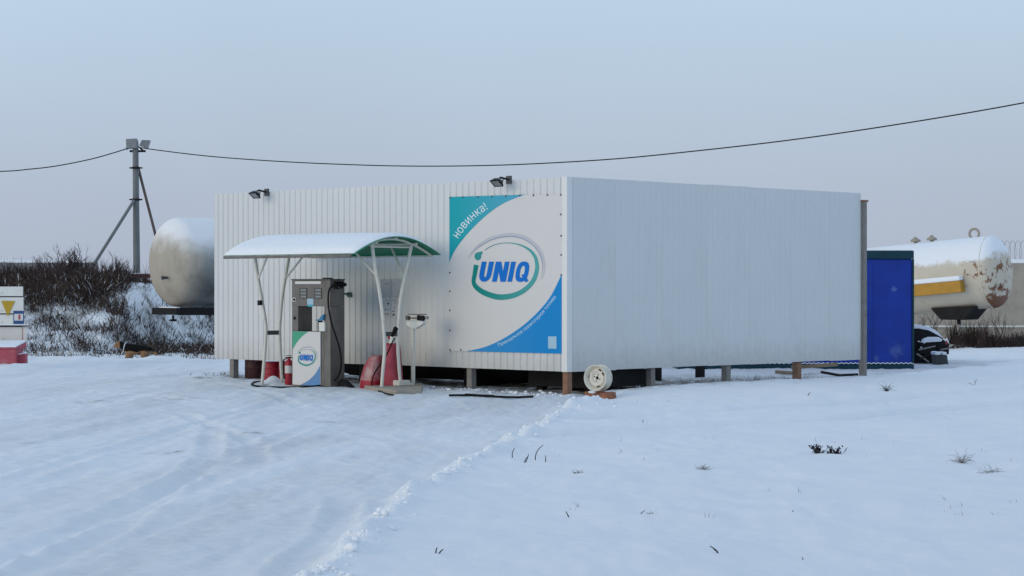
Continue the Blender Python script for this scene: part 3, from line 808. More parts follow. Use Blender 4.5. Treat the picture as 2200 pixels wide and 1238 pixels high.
# notices on the cladding
def notice(x0, x1, y0, y1, m, label, marks):
    c = [(x0, y1), (x1, y1), (x1, y0), (x0, y0)]
    q = [fz(x, y, .006) for x, y in c]
    t = thing('notice_sheet', F(q[0][0], .003, q[0][1]), label, 'notice', 'notices on the cladding')
    t = MB(F).prism([(w[0], .002, w[1]) for w in q], [(w[0], .006, w[1]) for w in q]).build('sheet', m, t)
    for (cx, cy, rx, ry, kind) in marks:
        if kind == 'o':
            C_ = [(cx + rx * math.cos(tt), cy + ry * math.sin(tt)) for tt in np.linspace(0, 2 * math.pi, 12, endpoint=False)]
        else:
            C_ = [(cx - rx, cy + ry), (cx + rx, cy + ry), (cx + rx, cy - ry), (cx - rx, cy - ry)]
        flat('printed_mark', C_, .0072, M_INK, t)
notice(817.5, 839.2, 600.5, 640, M_PAPER2, 'blank greyish sheet, upper left of the four notices between canopy legs', [(831, 611, 4, .5, 'b')])
notice(840.3, 862.5, 600.5, 640, M_PAPER2, 'blank greyish sheet, upper right of the four notices between canopy legs', [(844, 612, 1.2, .6, 'b')])
notice(825, 839.2, 641, 684, M_PAPER, 'notice with small black pictograms, lower left of the four', [(834, 653.5, 2.0, 2.8, 'o'), (828.5, 666, 1.5, 1.8, 'o'), (834, 666.5, 1.1, 1.8, 'o'), (828.5, 676, .7, 2.2, 'b'), (833.5, 676, .9, 2.2, 'b'), (834, 646, 4, .5, 'b')])
notice(840.3, 858.5, 641, 684, M_PAPER, 'notice with small black pictograms, lower right of the four', [(849, 652, .5, 2.8, 'b'), (856, 652.5, 1, 2.8, 'b'), (845.3, 670, 2.2, .9, 'b'), (845.5, 677.5, 2.4, 2.4, 'o'), (848, 662, .7, 1.5, 'b'), (848, 646, 5, .5, 'b')])

# ------------------------------------------------------------------ canopy
CA0, CZ, CRISE = 2.54, 2.095, 0.30
CB0, CB1 = max(0.06, wb(947, CA0)), wb(764, CA0)
CA1 = wa(481, CB1)
CBM, CHW = (CB0 + CB1) / 2, (CB1 - CB0) / 2
can = thing('canopy', F(4.2, 1.0, 0.05), 'arched green canopy under thick snow on cream tube legs', 'canopy')
def arch(phi, lift=0.0):                       # phi -1..1 across, parabolic-circular section
    return CBM + CHW * phi, CZ + CRISE * math.cos(phi * math.pi / 2 * 0.94) ** 0.9 - 0.02 + lift
PH = np.linspace(-1, 1, 25)
def arch_sheet(a0, a1, l0, l1, name, m, par):
    mb = MB(F); vs = []; fs = []
    for aa in np.linspace(a0, a1, 2):
        for ph in PH:
            b, z = arch(ph); vs += [(aa, b, z + l0), (aa, b, z + l1)]
    k = 2 * len(PH)
    for i in range(len(PH) - 1):
        o = 2 * i
        fs += [(o, o + 2, k + o + 2, k + o), (o + 1, k + o + 1, k + o + 3, o + 3), (o, o + 1, o + 3, o + 2), (k + o, k + o + 2, k + o + 3, k + o + 1)]
    fs += [(0, k, k + 1, 1), (k - 2, k - 1, 2 * k - 1, 2 * k - 2)]
    return mb.add(vs, fs).build(name, m, par, smooth=True)
M_GREEN = mat('green_polycarbonate', (0.012, 0.30, 0.17), 0.35, var=0.12, scale=3)
nt = M_GREEN.node_tree
tr = nt.nodes.new('ShaderNodeBsdfTranslucent'); tr.inputs['Color'].default_value = (0.01, 0.5, 0.28, 1)
ms = nt.nodes.new('ShaderNodeMixShader'); ms.inputs['Fac'].default_value = 0.35
nt.links.new(pnode(M_GREEN).outputs[0], ms.inputs[1]); nt.links.new(tr.outputs[0], ms.inputs[2])
nt.links.new(ms.outputs[0], nt.nodes['Material Output'].inputs[0])
roof = arch_sheet(CA0, CA1, 0.0, 0.008, 'roof_sheet', M_GREEN, can)
# snow lying on the roof
mb = MB(F); AA = np.linspace(CA0 + 0.03, CA1 - 0.0, 44); PS = np.linspace(-0.97, 1.0, 25)
vs, fs = [], []
for i, aa in enumerate(AA):
    ea = min(1, (aa - CA0 - .03) / .18, (CA1 - aa) / .22); ea = math.sqrt(max(ea, 0) * (2 - max(ea, 0)))
    for j, ph in enumerate(PS):
        eb = min(1, (ph + .97) / .25, (1 - ph) / .14); eb = math.sqrt(max(eb, 0) * (2 - max(eb, 0)))
        b, z = arch(ph)
        th = (0.058 + 0.02 * (float(vn(aa * 1.7, ph * 2.2, 41)) - .5)) * ea * (0.25 + 0.75 * eb) * eb ** .3 + 0.012
        vs += [(aa, b, z + 0.0085), (aa, b, z + 0.0085 + th)]
k = 2 * len(PS)
for i in range(len(AA) - 1):
    for j in range(len(PS) - 1):
        o = i * k + 2 * j
        fs.append((o + 1, o + k + 1, o + k + 3, o + 3))
        if i == 0: fs.append((o, o + 1, o + 3, o + 2))
        if i == len(AA) - 2: fs.append((o + k, o + k + 2, o + k + 3, o + k + 1))
    for j in (0, len(PS) - 1):
        o = i * k + 2 * j
        fs.append((o, o + k, o + k + 1, o + 1))
mb.add(vs, fs).build('snow_cover', M_SNOW, roof, smooth=True)
b1, z1 = arch(1.0); b0, z0 = arch(-1.0)
MB(F).box(CA0 + .10, CA1 - .01, b1 - .03, b1 + .022, z1 - .048, z1 - .004).build('eave_beam', M_STEEL, can, bevel=.006)
MB(F).box(CA0 + .16, CA1 - .01, b0 - .0, b0 + .03, z0 - .026, z0 - .004).build('eave_beam', M_CREAM, can, bevel=.006)
RT = [[(799, 540), (806, 578), (813.6, 617), (822.6, 685), (826.5, 747), (822.6, 798), (819.5, 838)],
      [(884, 533), (876, 567), (869, 597), (860, 648), (856, 705), (855, 747), (857.5, 790), (861, 838)]]
LT = [[(545, 548), (553, 590), (562, 640), (570, 690), (571.5, 715), (568, 770), (563, 826)],
      [(624, 548), (614.5, 590), (606.5, 640), (602, 690), (601, 715), (603, 770), (606, 826)]]
tops = []
for tubes, pxc in ((RT, 841), (LT, 586)):
    af = wa(pxc, 1.0)
    tt = []
    for T in tubes:
        P3 = []
        for (px, py) in T:
            b = wb(px, af); z = zat(py, F(af, b, 0).y); P3.append([af, b, z])
        ph = max(-.95, min(.95, (P3[0][1] - CBM) / CHW))
        P3[0][2] = arch(ph)[1] - .045
        g = F(*P3[-1]); P3[-1][2] = h0(g.x, g.y) + .0
        C3 = [tuple(c) for c in catmull(P3, 5)]
        lg = MB(F).tube(C3, .027, 10).build('leg', M_CREAM, can, smooth=True)
        e = P3[-1]
        MB(F).box(e[0] - .07, e[0] + .07, e[1] - .07, e[1] + .07, e[2] - .02, e[2] + .012).build('foot_plate', M_CREAM, lg)
        tt.append((C3, P3))
    zz = zat(719 if pxc == 841 else 716, F(af, 1.0, 0).y)
    bs = [min(tt[k][0], key=lambda q: abs(q[2] - zz))[1] for k in (0, 1)]
    MB(F).box(af - .008, af + .008, min(bs), max(bs), zz - .035, zz + .035).build('cross_plate', M_STEELD, can)
    # arch bow over the legs
    bow = [(af, arch(ph)[0], arch(ph)[1] - .024) for ph in np.linspace(-.96, .96, 25)]
    MB(F).tube(bow, .02, 8).build('arch_bow', M_CREAM, can, smooth=True)
    t0, t1 = tt[0][1][0], tt[1][1][0]
    MB(F).tube([(af, t0[1], min(t0[2], t1[2]) - .035), (af, t1[1], min(t0[2], t1[2]) - .035)], .014, 8).build('tie_bar', M_CREAM, can)
    tops.append((af, tt))
for k in (0, 1):                               # purlins and the slanting struts
    bp_ = tops[0][1][k][1][0][1]; bl_ = tops[1][1][k][1][0][1]
    ph0 = (bp_ - CBM) / CHW; ph1 = (bl_ - CBM) / CHW
    MB(F).tube([(CA0 + .06, bp_, arch(ph0)[1] - .03), (CA1 - .06, bl_, arch(ph1)[1] - .03)], .02, 8).build('purlin', M_CREAM, can)
    for (af, tt), sg in ((tops[0], 1), (tops[1], -1)):
        q = min(tt[k][0], key=lambda w: abs(w[2] - 1.78))
        bt = bp_ if sg > 0 else bl_
        bq_ = bt + (0.04 if k == 0 else -0.02)
        MB(F).tube([tuple(q), (af + sg * .50, bq_, arch((bq_ - CBM) / CHW)[1] - .035)], .018, 8).build('strut', M_CREAM, can)
MB(F).tube([(CA0 + .05, CBM, arch(0)[1] - .02), (CA1 - .05, CBM, arch(0)[1] - .02)], .018, 8).build('purlin', M_CREAM, can)
q = tops[1][1][0][0][11]
MB(F).box(q[0] - .03, q[0] + .03, q[1] + .03, q[1] + .08, q[2] - .05, q[2] + .03).build('switch_box', M_DARK, can)

# ------------------------------------------------------------------ fuel dispenser
DB1 = 1.22                                     # front plane
DB0 = DB1 - 0.30
dl, dr = wa(627, DB1), wa(709, DB1)
def dz(py): return zat(py, F(wa(660, DB1), DB1, 0).y)
dB, dT, dH, dP = 0.055, dz(603), dz(659.5), dz(713)
dis = thing('fuel_dispenser', F((dl + dr) / 2, DB1 - .15, 0.03), 'grey steel fuel dispenser with a white iUNIQ panel under the canopy', 'fuel dispenser')
ol, orr = wa(640, DB1), wa(695.5, DB1)
MB(F).box(orr, dl, DB0, DB1, dB, dP).build('lower_cabinet', M_STEEL, dis, bevel=.008)
MB(F).box(ol, dl, DB0, DB1 - .002, dP + .001, dH).build('left_column', M_STEEL, dis, bevel=.005)
MB(F).box(dr, orr - .002, DB0 - .004, DB1 - .004, dB, dH).build('right_column', M_STEEL, dis, bevel=.008)
MB(F).box(dr, dl, DB0 - .002, DB1 + .002, dH + .002, dT).build('head', M_STEEL, dis, bevel=.008)
MB(F).box(dr - .01, dl + .01, DB0 - .01, DB1 + .01, dT + .001, dT + .018).build('cap', M_STEELD, dis)
MB(F).box(dr - .02, dl + .02, DB0 - .03, DB1 + .03, h0(*F(dl, DB1, 0).xy) - .06, dB - .001).build('base', M_CONC, dis)
# lower door with its print
pl, pr = wa(628.5, DB1 + .02), wa(688, DB1 + .02)
door = MB(F).box(pr, pl, DB1 + .002, DB1 + .02, dB + .012, dP - .004).build('door_panel', M_PRINTW, dis, bevel=.004)
def pmap(x, y):                                # zoom coordinates of the panel (135..420, 585..1125) -> plane
    return pl + (pr - pl) * (x - 135) / 285.0, (dP - .004) + ((dB + .012) - (dP - .004)) * (y - 585) / 540.0
M_GREENP = mat('print_green', (0.05, 0.36, 0.21), 0.5, var=0.05)
M_BLUEP2 = mat('print_sky_blue', (0.10, 0.25, 0.50), 0.5, var=0.05)
fan_fill('green_corner_print', (135.5, 586), [c[:2] for c in catmull([(300, 586), (240, 630), (190, 685), (160, 730), (136, 770)], 5)], DB1 + .0215, M_GREENP, door, pmap)
fan_fill('blue_corner_print', (419, 1124), [c[:2] for c in catmull([(215, 1124), (300, 1075), (370, 1005), (419, 920)], 5)], DB1 + .0215, M_BLUEP2, door, pmap)
emblem(door, lambda x, y: pmap(192 + (x - 100) / 1160 * 190, 742 + (y - 70) / 1060 * 190), DB1 + .022)
def dbox(name, px0, px1, py0, py1, b0, b1, m, bev=0, par=None):
    return MB(F).box(wa(px1, b1), wa(px0, b1), b0, b1, dz(py1), dz(py0)).build(name, m, par or dis, bevel=bev)
dbox('lamp_strip', 633.5, 689, 605.5, 611.5, DB1 + .003, DB1 + .022, M_TRIM, .004)
for x0 in (643, 674.5):
    dsp = dbox('display', x0, x0 + 16, 620, 643, DB1 - .0, DB1 + .010, M_STEELD)
    for k in range(3):
        dbox('display_line', x0 + 3, x0 + 14.5, 622.5 + k * 7, 626.5 + k * 7, DB1 + .0105, DB1 + .016, M_GALV, 0, dsp)
dbox('sticker', 660, 673, 643, 655.5, DB1 + .003, DB1 + .005, M_LBLUE)
dbox('sticker', 661, 673, 655.8, 660, DB1 + .003, DB1 + .005, mat('cyan_print', (0.05, 0.4, 0.5), .5))
dbox('key_plate', 628.5, 635, 641, 649, DB1 + .003, DB1 + .006, M_TRIM)
dbox('keyhole', 629.5, 633.5, 642.5, 647.5, DB1 + .007, DB1 + .014, M_BLACK)
dbox('keyhole', 630.5, 633.5, 682, 688, DB1 - .0, DB1 + .012, M_BLACK)
dbox('meter_body', 683.5, 697, 693, 712.4, DB1 - .08, DB1 + .03, M_WHITE, .01)
dbox('meter_strap', 682.5, 684, 690, 712, DB1 - .05, DB1 + .035, M_BLACK)
mb = MB(F)
P_ = [(681, 690), (697, 689), (698, 676), (693, 679), (688, 687), (682, 687)]
mb.prism([(wa(x, DB1), DB1 - .05, dz(y)) for x, y in P_], [(wa(x, DB1), DB1 + .03, dz(y)) for x, y in P_]).build('valve_handle', mat('blue_plastic', (0.03, 0.18, 0.36), .4), dis)
dbox('top_vent', 693, 699, 598, 603, DB1 - .2, DB1 - .05, M_BLACK)
# nozzle holder on the right end, with nozzle and hose
EA = dr - .004
def E(a, b, z): return F(a, b, z)
def eb(px): return wb(px, EA - .05)
def ez(px, py): return zat(py, F(EA - .05, eb(px), 0).y)
MB(F).box(EA - .06, EA - .001, eb(737), eb(722), ez(730, 622), ez(730, 606)).build('nozzle_holder', M_BLACK, dis, bevel=.008)
MB(F).tube([(EA - .07, eb(738) - .02, ez(738, 613)), (EA - .09, eb(728), ez(728, 610)), (EA - .09, eb(716), ez(716, 615))], [.03, .028, .018], 10).build('nozzle', M_BLACK, dis, smooth=True)
MB(F).tube([(EA - .09, eb(731), ez(731, 619)), (EA - .13, eb(727), ez(727, 623)), (EA - .09, eb(722), ez(722, 617))], .007, 6).build('trigger', M_STEELD, dis)
hp = []
for (px, py) in [(716, 615), (708, 622), (705, 640), (706.5, 665), (712, 695), (721, 722), (729, 748), (733, 772), (731.5, 796), (723, 815)]:
    bb = wb(px, EA - .10); hp.append((EA - .10, bb, zat(py, F(EA - .10, bb, 0).y)))
def gh(px, py):
    g = G(px, py)
    ra = (g.x - CO[0]) * U[0] + (g.y - CO[1]) * U[1]; rb = (g.x - CO[0]) * N[0] + (g.y - CO[1]) * N[1]
    return (ra, rb, g.z + .014)
hp += [gh(706, 828.5), gh(690, 832.5), gh(650, 834), (gh(600, 833.5)), gh(556, 833), gh(543, 829.5), gh(541, 826.5), gh(548, 823.5), gh(566, 822.5)]
MB(F).tube([tuple(c) for c in catmull(hp, 6)], .0135, 8).build('hose', M_BLACK, dis, smooth=True)
g = G(733, 833)
MB(F).hexa([(EA - .02, DB0 + .0, .0), (EA - .30, DB0 - .05, .0), (EA - .32, DB1 - .15, .0), (EA - .02, DB1 - .12, .0)],
           [(EA - .02, DB0 + .03, .17), (EA - .12, DB0 + .02, .15), (EA - .12, DB1 - .2, .16), (EA - .02, DB1 - .18, .18)]).build('side_foot', M_DARK, dis, bevel=.02)

# fire extinguisher left of the dispenser
c = F(wa(621, 0.95), 0.95, 0); zb = h0(c.x, c.y)
ext = thing('fire_extinguisher', (c.x, c.y, zb), 'red fire extinguisher with white label beside the dispenser foot', 'extinguisher')
MB().lathe((c.x, c.y, zb), (0, 0, 1), [(0, .06), (.01, .068), (.34, .068), (.385, .05), (.41, .025), (.43, .022)], 18).build('cylinder', M_RED, ext, smooth=True)
MB().lathe((c.x, c.y, zb + .19), (0, 0, 1), [(0, .0692), (.12, .0692)], 18).build('label_band', M_PRINTW, ext)
MB().box(c.x - .05, c.x + .05, c.y - .012, c.y + .012, zb + .43, zb + .45).box(c.x - .05, c.x + .04, c.y - .010, c.y + .010, zb + .465, zb + .475).build('valve_lever', M_BLACK, ext)
MB().tube([(c.x - .03, c.y, zb + .43), (c.x - .09, c.y - .02, zb + .40), (c.x - .085, c.y - .03, zb + .2), (c.x - .075, c.y - .03, zb + .1)], .011, 6).build('hose', M_BLACK, ext)

# small bracket on the cladding
a_, z_ = fz(747, 633, .05)
br = thing('wall_bracket', F(a_, .02, z_), 'small dark green pipe bracket on cladding right of the dispenser', 'bracket')
MB(F).box(a_ - .05, a_ + .05, .001, .02, z_ - .05, z_ + .03).build('plate', mat('dark_green', (0.03, 0.09, 0.08), .5), br)
MB(F).tube([(a_ + .04, .02, z_), (a_ + .03, .10, z_ + .01), (a_ - .06, .10, z_ - .02)], .015, 8).build('pipe', MATS['dark_green'], br)

# ------------------------------------------------------------------ slab, red covers, scale at the right canopy legs
pg = [gh(783, 836), gh(850, 848), gh(906, 847), gh(909, 836), gh(880, 828), gh(800, 826)]
slab_z = 0.10
slab = MB(F)
slab.prism([(q[0], q[1], -0.02) for q in pg], [(q[0], q[1], slab_z) for q in pg])
tag(slab.build('concrete_slab', M_CONC, bevel=.02), 'low grey concrete slab under the right canopy legs', 'slab')
def blob_col(rings, n=16, power=3.0):          # rings: (a, b, z, ra, rb)
    vs, fs = [], []
    for (a, b, z, ra, rb) in rings:
        for k in range(n):
            t = 2 * math.pi * k / n
            ct, st_ = math.cos(t), math.sin(t)
            vs.append((a + ra * math.copysign(abs(ct) ** (2 / power), ct), b + rb * math.copysign(abs(st_) ** (2 / power), st_), z))
    for i in range(len(rings) - 1):
        for k in range(n):
            o, q = i * n + k, i * n + (k + 1) % n
            fs.append((o, q, q + n, o + n))
    fs += [tuple(reversed(range(n))), tuple(range((len(rings) - 1) * n, len(rings) * n))]
    return vs, fs
def pcol(pxl, pxr, py, b, dep):                # one ring from its photographed width
    al, ar = wa(pxl, b), wa(pxr, b)
    return ((al + ar) / 2, b, zat(py, F((al + ar) / 2, b, 0).y), abs(al - ar) / 2 * .80, dep)
rc = thing('gas_cylinder_cover', F(wa(842, .8), .8, slab_z), 'tall tapered faded red cylinder cover between the right canopy legs', 'cylinder cover')
rings = [pcol(822, 862, 836, .8, .14), pcol(822, 861, 826, .8, .15), pcol(824, 860, 800, .8, .145), pcol(827, 857, 770, .8, .13), pcol(828, 856, 748, .8, .12), pcol(829, 855, 742, .8, .11), pcol(833, 851, 738.5, .8, .07)]
rings[0] = rings[0][:2] + (slab_z + .002,) + rings[0][3:]
v, f = blob_col(rings)
MB(F).add(v, f).build('cover', M_PINKRED, rc, smooth=True)
rt = rings[-1]
MB().lathe(F(rt[0], rt[1], rt[2] - .005), (0, 0, 1), [(0, .05), (.03, .045), (.05, .03), (.12, .028)], 14).build('neck', M_WHITE, rc, smooth=True)
MB().lathe(F(rt[0] + .06, rt[1], rt[2] + .06), (0, 0, 1), [(0, .02), (.05, .025), (.07, .02)], 10).build('valve', M_RED, rc)
bg = thing('wrapped_sack', F(wa(803, .85), .85, .06), 'sagging red sack in cloudy plastic wrap left of the right canopy legs', 'sack')
rings = [pcol(780, 823, 838, .85, .17), pcol(781, 823, 830, .85, .18), pcol(783, 823, 810, .85, .17), pcol(788, 822, 790, .85, .145), pcol(796, 821, 772, .85, .11), pcol(801, 819, 766, .85, .08), pcol(805, 815, 764, .85, .03)]
rings[0] = rings[0][:2] + (.045,) + rings[0][3:]
v, f = blob_col(rings)
rr = random.Random(5)
v = [(q[0] + rr.uniform(-.012, .012), q[1] + rr.uniform(-.012, .012), q[2] + (rr.uniform(-.012, .012) if i >= 16 else 0)) for i, q in enumerate(v)]
MB(F).add(v, f).build('plastic_wrap', M_PALEPLASTIC, bg, smooth=True)
rings2 = [(q[0], q[1], q[2], q[3] * 1.035, q[4] * 1.035) for q in (rings[0], rings[1], pcol(782, 823, 818, .85, .176))]
v, f = blob_col(rings2)
MB(F).add(v, f).build('sack_bottom', M_RED, bg, smooth=True)
ha = [(799, 836), (799, 822), (803, 806), (811, 793), (820, 780), (828, 768), (836, 752), (842, 738), (848, 728)]
hb = []
for i, (px, py) in enumerate(ha):
    b_ = 1.08 + 0.02 * math.sin(i)
    a_, z_ = fz(px, py, b_); hb.append((a_, b_, z_))
hg = [gh(845, 850), gh(833, 849.5), gh(818, 845), gh(806, 839.5)]
hose2 = MB(F).tube([tuple(c_) for c_ in catmull(hg + hb, 5)], .011, 8)
nz_ = thing('filling_hose', F(*hg[1]), 'thin black filling hose with nozzle hung on the right canopy legs', 'hose')
hose2.build('hose', M_BLACK, nz_, smooth=True)
a_, z_ = fz(851, 715, 1.02)
MB(F).tube([(a_ + .05, 1.06, z_ - .06), (a_, 1.06, z_), (a_ - .03, 1.05, z_ + .06), (a_ - .04, 1.04, z_ + .075)], [.02, .035, .04, .028], 10).build('nozzle', M_BLACK, nz_, smooth=True)
# platform scale
SB = 0.55
sc = thing('platform_scale', F(wa(884, SB), SB, slab_z), 'cream platform weighing scale with beam head right of the canopy', 'scale')
a_c, _z = fz(887.5, 800, SB)
def sz(py): return zat(py, F(a_c, SB, 0).y)
bpx = [wa(834, SB + .35), wa(858, SB + .35)]
MB(F).box(min(bpx), max(bpx), SB + .12, SB + .35, slab_z + .002, slab_z + .085).build('platform', M_CREAM, sc, bevel=.01)
MB(F).box(a_c - .02, max(bpx) - .2, SB - .02, SB + .11, slab_z + .002, slab_z + .05).build('base', M_CREAM, sc, bevel=.008)
MB(F).box(a_c - .024, a_c + .024, SB - .024, SB + .024, slab_z + .051, sz(706)).build('column', M_CREAM, sc, bevel=.005)
HP = [(873, 691), (908, 691), (907, 698), (892, 707.5), (886, 707.5), (873.5, 700)]
hq = [fz(x, y, SB + .05) for x, y in HP]
MB(F).prism([(q[0], SB - .03, q[1]) for q in hq], [(q[0], SB + .05, q[1]) for q in hq]).build('head_shield', M_WHITE, sc, bevel=.006)
def sbar(name, x0, x1, y0, y1, b0, b1, m):
    q0 = fz(x0, y0, b1); q1 = fz(x1, y1, b1)
    return MB(F).box(min(q0[0], q1[0]), max(q0[0], q1[0]), b0, b1, min(q0[1], q1[1]), max(q0[1], q1[1])).build(name, m, sc, bevel=.003)
sbar('beam', 876, 914, 675.5, 677.5, SB + .0, SB + .03, M_DARK)
sbar('beam', 875, 895, 683.5, 685.5, SB + .0, SB + .03, M_DARK)
sbar('beam_plate', 877, 912, 678, 690.6, SB - .02, SB - .002, M_WHITE)
a1_, z1_ = fz(904.5, 685, SB + .05)
MB().lathe(F(a1_, SB + .0, z1_), Vector((N[0], N[1], 0)), [(0, .042), (.05, .042), (.055, .02)], 12).build('weight', M_DARK, sc, smooth=True)
a1_, z1_ = fz(873, 684, SB + .05)
MB().lathe(F(a1_, SB + .0, z1_), Vector((N[0], N[1], 0)), [(0, .034), (.04, .034), (.045, .015)], 12).build('end_ring', M_STEELD, sc, smooth=True)
a1_, z1_ = fz(896, 684, SB + .05)
MB(F).box(a1_ - .012, a1_ + .012, SB, SB + .04, z1_ - .04, z1_ + .04).build('pointer', M_DARK, sc)
a1_, z1_ = fz(916, 684, SB + .03)
MB(F).box(a1_ - .02, a1_ + .025, SB, SB + .03, z1_ - .025, z1_ + .025).build('end_stop', M_GALV, sc)

# ------------------------------------------------------------------ wheel on its block, black pipe
g = G(1291, 860)
wy = g.y + .12
wc = W(1285, 813, wy)
blk = thing('brick_block', (wc.x, wy, g.z), 'broken reddish brown brick block under the white wheel', 'block')
bt = wc.z - .188
def BK(x, y, z): return Vector((wc.x + .03, wy + .06, 0)) + Vector((-U[0], -U[1], 0)) * x + Vector((V[0], V[1], 0)) * y + Vector((0, 0, z))
MB(BK).hexa([(-.20, -.12, -.05), (.0, -.13, -.05), (.01, .12, -.05), (-.19, .12, -.05)], [(-.19, -.125, bt - .012), (.005, -.12, bt - .02), (.0, .12, bt - .012), (-.2, .12, bt - .012)]).build('brick', M_BRICK, blk, bevel=.012)
MB(BK).hexa([(.02, -.11, -.05), (.24, -.10, -.05), (.22, .13, -.05), (.015, .12, -.05)], [(.015, -.115, bt - .022), (.21, -.12, bt - .026), (.21, .11, bt - .012), (.015, .12, bt - .018)]).build('brick', M_BRICK, blk, bevel=.014)
sn = MB()
lump(sn, (wc.x - .09, wy - .13, bt - .01), .05, 3, .4)
sn.build('snow_patch', M_SNOW, blk, smooth=True)
wh = thing('tyreless_car_wheel', (wc.x, wy, bt), 'dirty white steel car wheel without a tyre, standing on a brick block', 'wheel')
ax = Vector((-.58, -.81, 0.02)).normalized()
RW = .19
M_RIM = mat('dirty_white_rim', (0.66, 0.63, 0.55), .6, var=.08, scale=12, col2=(0.34, 0.27, 0.2), c2lo=.55, c2hi=.75, c2scale=9, bump=.1)
wcen = wc
prof = [(-.085, RW * .93), (-.085, RW), (-.072, RW), (-.06, RW * .87), (-.02, RW * .80), (.02, RW * .80), (.055, RW * .88), (.07, RW), (.085, RW * 1.0), (.085, RW * .95), (.06, RW * .84), (.01, RW * .75)]
mb = MB().lathe(wcen, ax, prof, 40)
mb.f = [q for q in mb.f if len(q) == 4]
mb.build('rim', M_RIM, wh, smooth=True)
mb = MB().lathe(wcen, ax, [(.012, RW * .775), (.04, RW * .68), (.05, RW * .60), (.040, RW * .42), (.022, RW * .36), (.022, RW * .13), (.012, RW * .13)], 40)
mb.f = [q for q in mb.f if len(q) == 4]
mb.build('disc', M_RIM, wh, smooth=True)
MB().lathe(wcen, ax, [(-.02, RW * .128), (.0155, RW * .128)], 16).build('hub_hole', M_BLACK, wh)
xw = ax.cross(Vector((0, 0, 1))).normalized(); yw = xw.cross(ax)
for k in range(4):
    an = math.radians(20 + 90 * k)
    c = wcen + (xw * math.cos(an) + yw * math.sin(an)) * RW * .25 + ax * .0235
    MB().lathe(c, ax, [(0, .010), (.004, .010)], 8).build('bolt_hole', M_INK, wh)
for an in (8, 118, 152, 255):
    t = math.radians(an)
    def sl(r, w, d): return wcen + (xw * (math.cos(t) * r - math.sin(t) * w) + yw * (math.sin(t) * r + math.cos(t) * w)) + ax * d
    MB().hexa([sl(RW * .63, -.022, .046), sl(RW * .70, -.022, .036), sl(RW * .70, .022, .036), sl(RW * .63, .022, .046)], [sl(RW * .63, -.022, .052), sl(RW * .70, -.022, .042), sl(RW * .70, .022, .042), sl(RW * .63, .022, .052)]).build('vent_slot', M_BLACK, wh)
pts = [gh(966, 853.5), gh(1000, 853), gh(1030, 854.5), gh(1070, 856.5), gh(1110, 857.5), gh(1146, 856)]
pp = MB(F).tube([tuple(c) for c in catmull([(q[0], q[1], q[2] + .006) for q in pts], 4)], .016, 8)
tag(pp.build('rubber_pipe', M_BLACK, smooth=True), 'long thin black pipe lying in the snow below the banner', 'pipe')
pts = [gh(1000, 850), gh(1030, 851), gh(1062, 852)]
pp = MB(F).tube([(q[0], q[1], q[2]) for q in pts], .012, 6)
tag(pp.build('rubber_pipe', M_BLACK, smooth=True), 'short black stick lying at the foot of the middle front post', 'stick')

# ------------------------------------------------------------------ blue covered body behind the end post
BY = 41.0
bx0, bx1 = 3.2, 863 / FOC * BY
bz0, bz1 = zat(799, BY), zat(540, BY)
bb = thing('covered_trailer_body', ((bx0 + bx1) / 2, BY + 1.2, 0.05), 'dark blue tarpaulin-covered trailer body with teal frame behind the end post', 'trailer body')
MB().box(bx0 + .02, bx1 - .03, BY, BY + 2.35, bz0 + .14, bz1 - .156).build('tarpaulin', M_BLUE, bb, bevel=.02, origin=(5.5, BY, 0))
MB().box(bx0, bx1, BY - .03, BY + 2.38, bz1 - .155, bz1).build('top_frame', M_TEAL, bb, bevel=.01)
MB().box(bx1 - .028, bx1 + .004, BY - .025, BY + .03, bz0 + .16, bz1 - .157).build('edge_post', M_TEAL, bb)
MB().box(bx0, bx1, BY - .04, BY + 2.38, bz0, bz0 + .135).build('bottom_beam', M_TEAL, bb, bevel=.008)
mb = MB(); vs = []; nlace = 44
zz = bz0 + .155
pts = []
for k in range(nlace * 2 + 1):
    pts.append((bx0 + .6 + (bx1 - .62 - bx0) * k / (nlace * 2), BY - .022, zz + (.009 if k % 2 else -.009)))
mb.tube(pts, .0095, 4).build('lacing_rope', M_SNOW, bb)
for xx in (5.2, 6.05, 6.92):
    MB().box(xx, xx + .022, BY - .007, BY - .0005, bz0 + .17, bz1 - .165).build('seam', M_BLUE, bb)
MB().box(bx0, bx1 - .02, BY - .02, BY + 2.3, bz1 + .001, bz1 + .02).build('snow_cover', M_SNOW, bb, bevel=.008)
for x0, x1 in ((bx0 + .2, bx0 + .7), (bx0 + 1.9, bx0 + 2.6), (bx1 - .8, bx1 - .2)):
    MB().box(x0, x1, BY + .1, BY + 2.2, h0(x0, BY) - .08, bz0 - .001).build('support_beam', M_DARK, bb)
BLUE_WEAR = [(W(1921, 622, BY) - Vector((5.5, BY, 0)), .10, .5), (W(1926, 755, BY) - Vector((5.5, BY, 0)), .24, .3), (W(1882, 772, BY) - Vector((5.5, BY, 0)), .10, .35)]
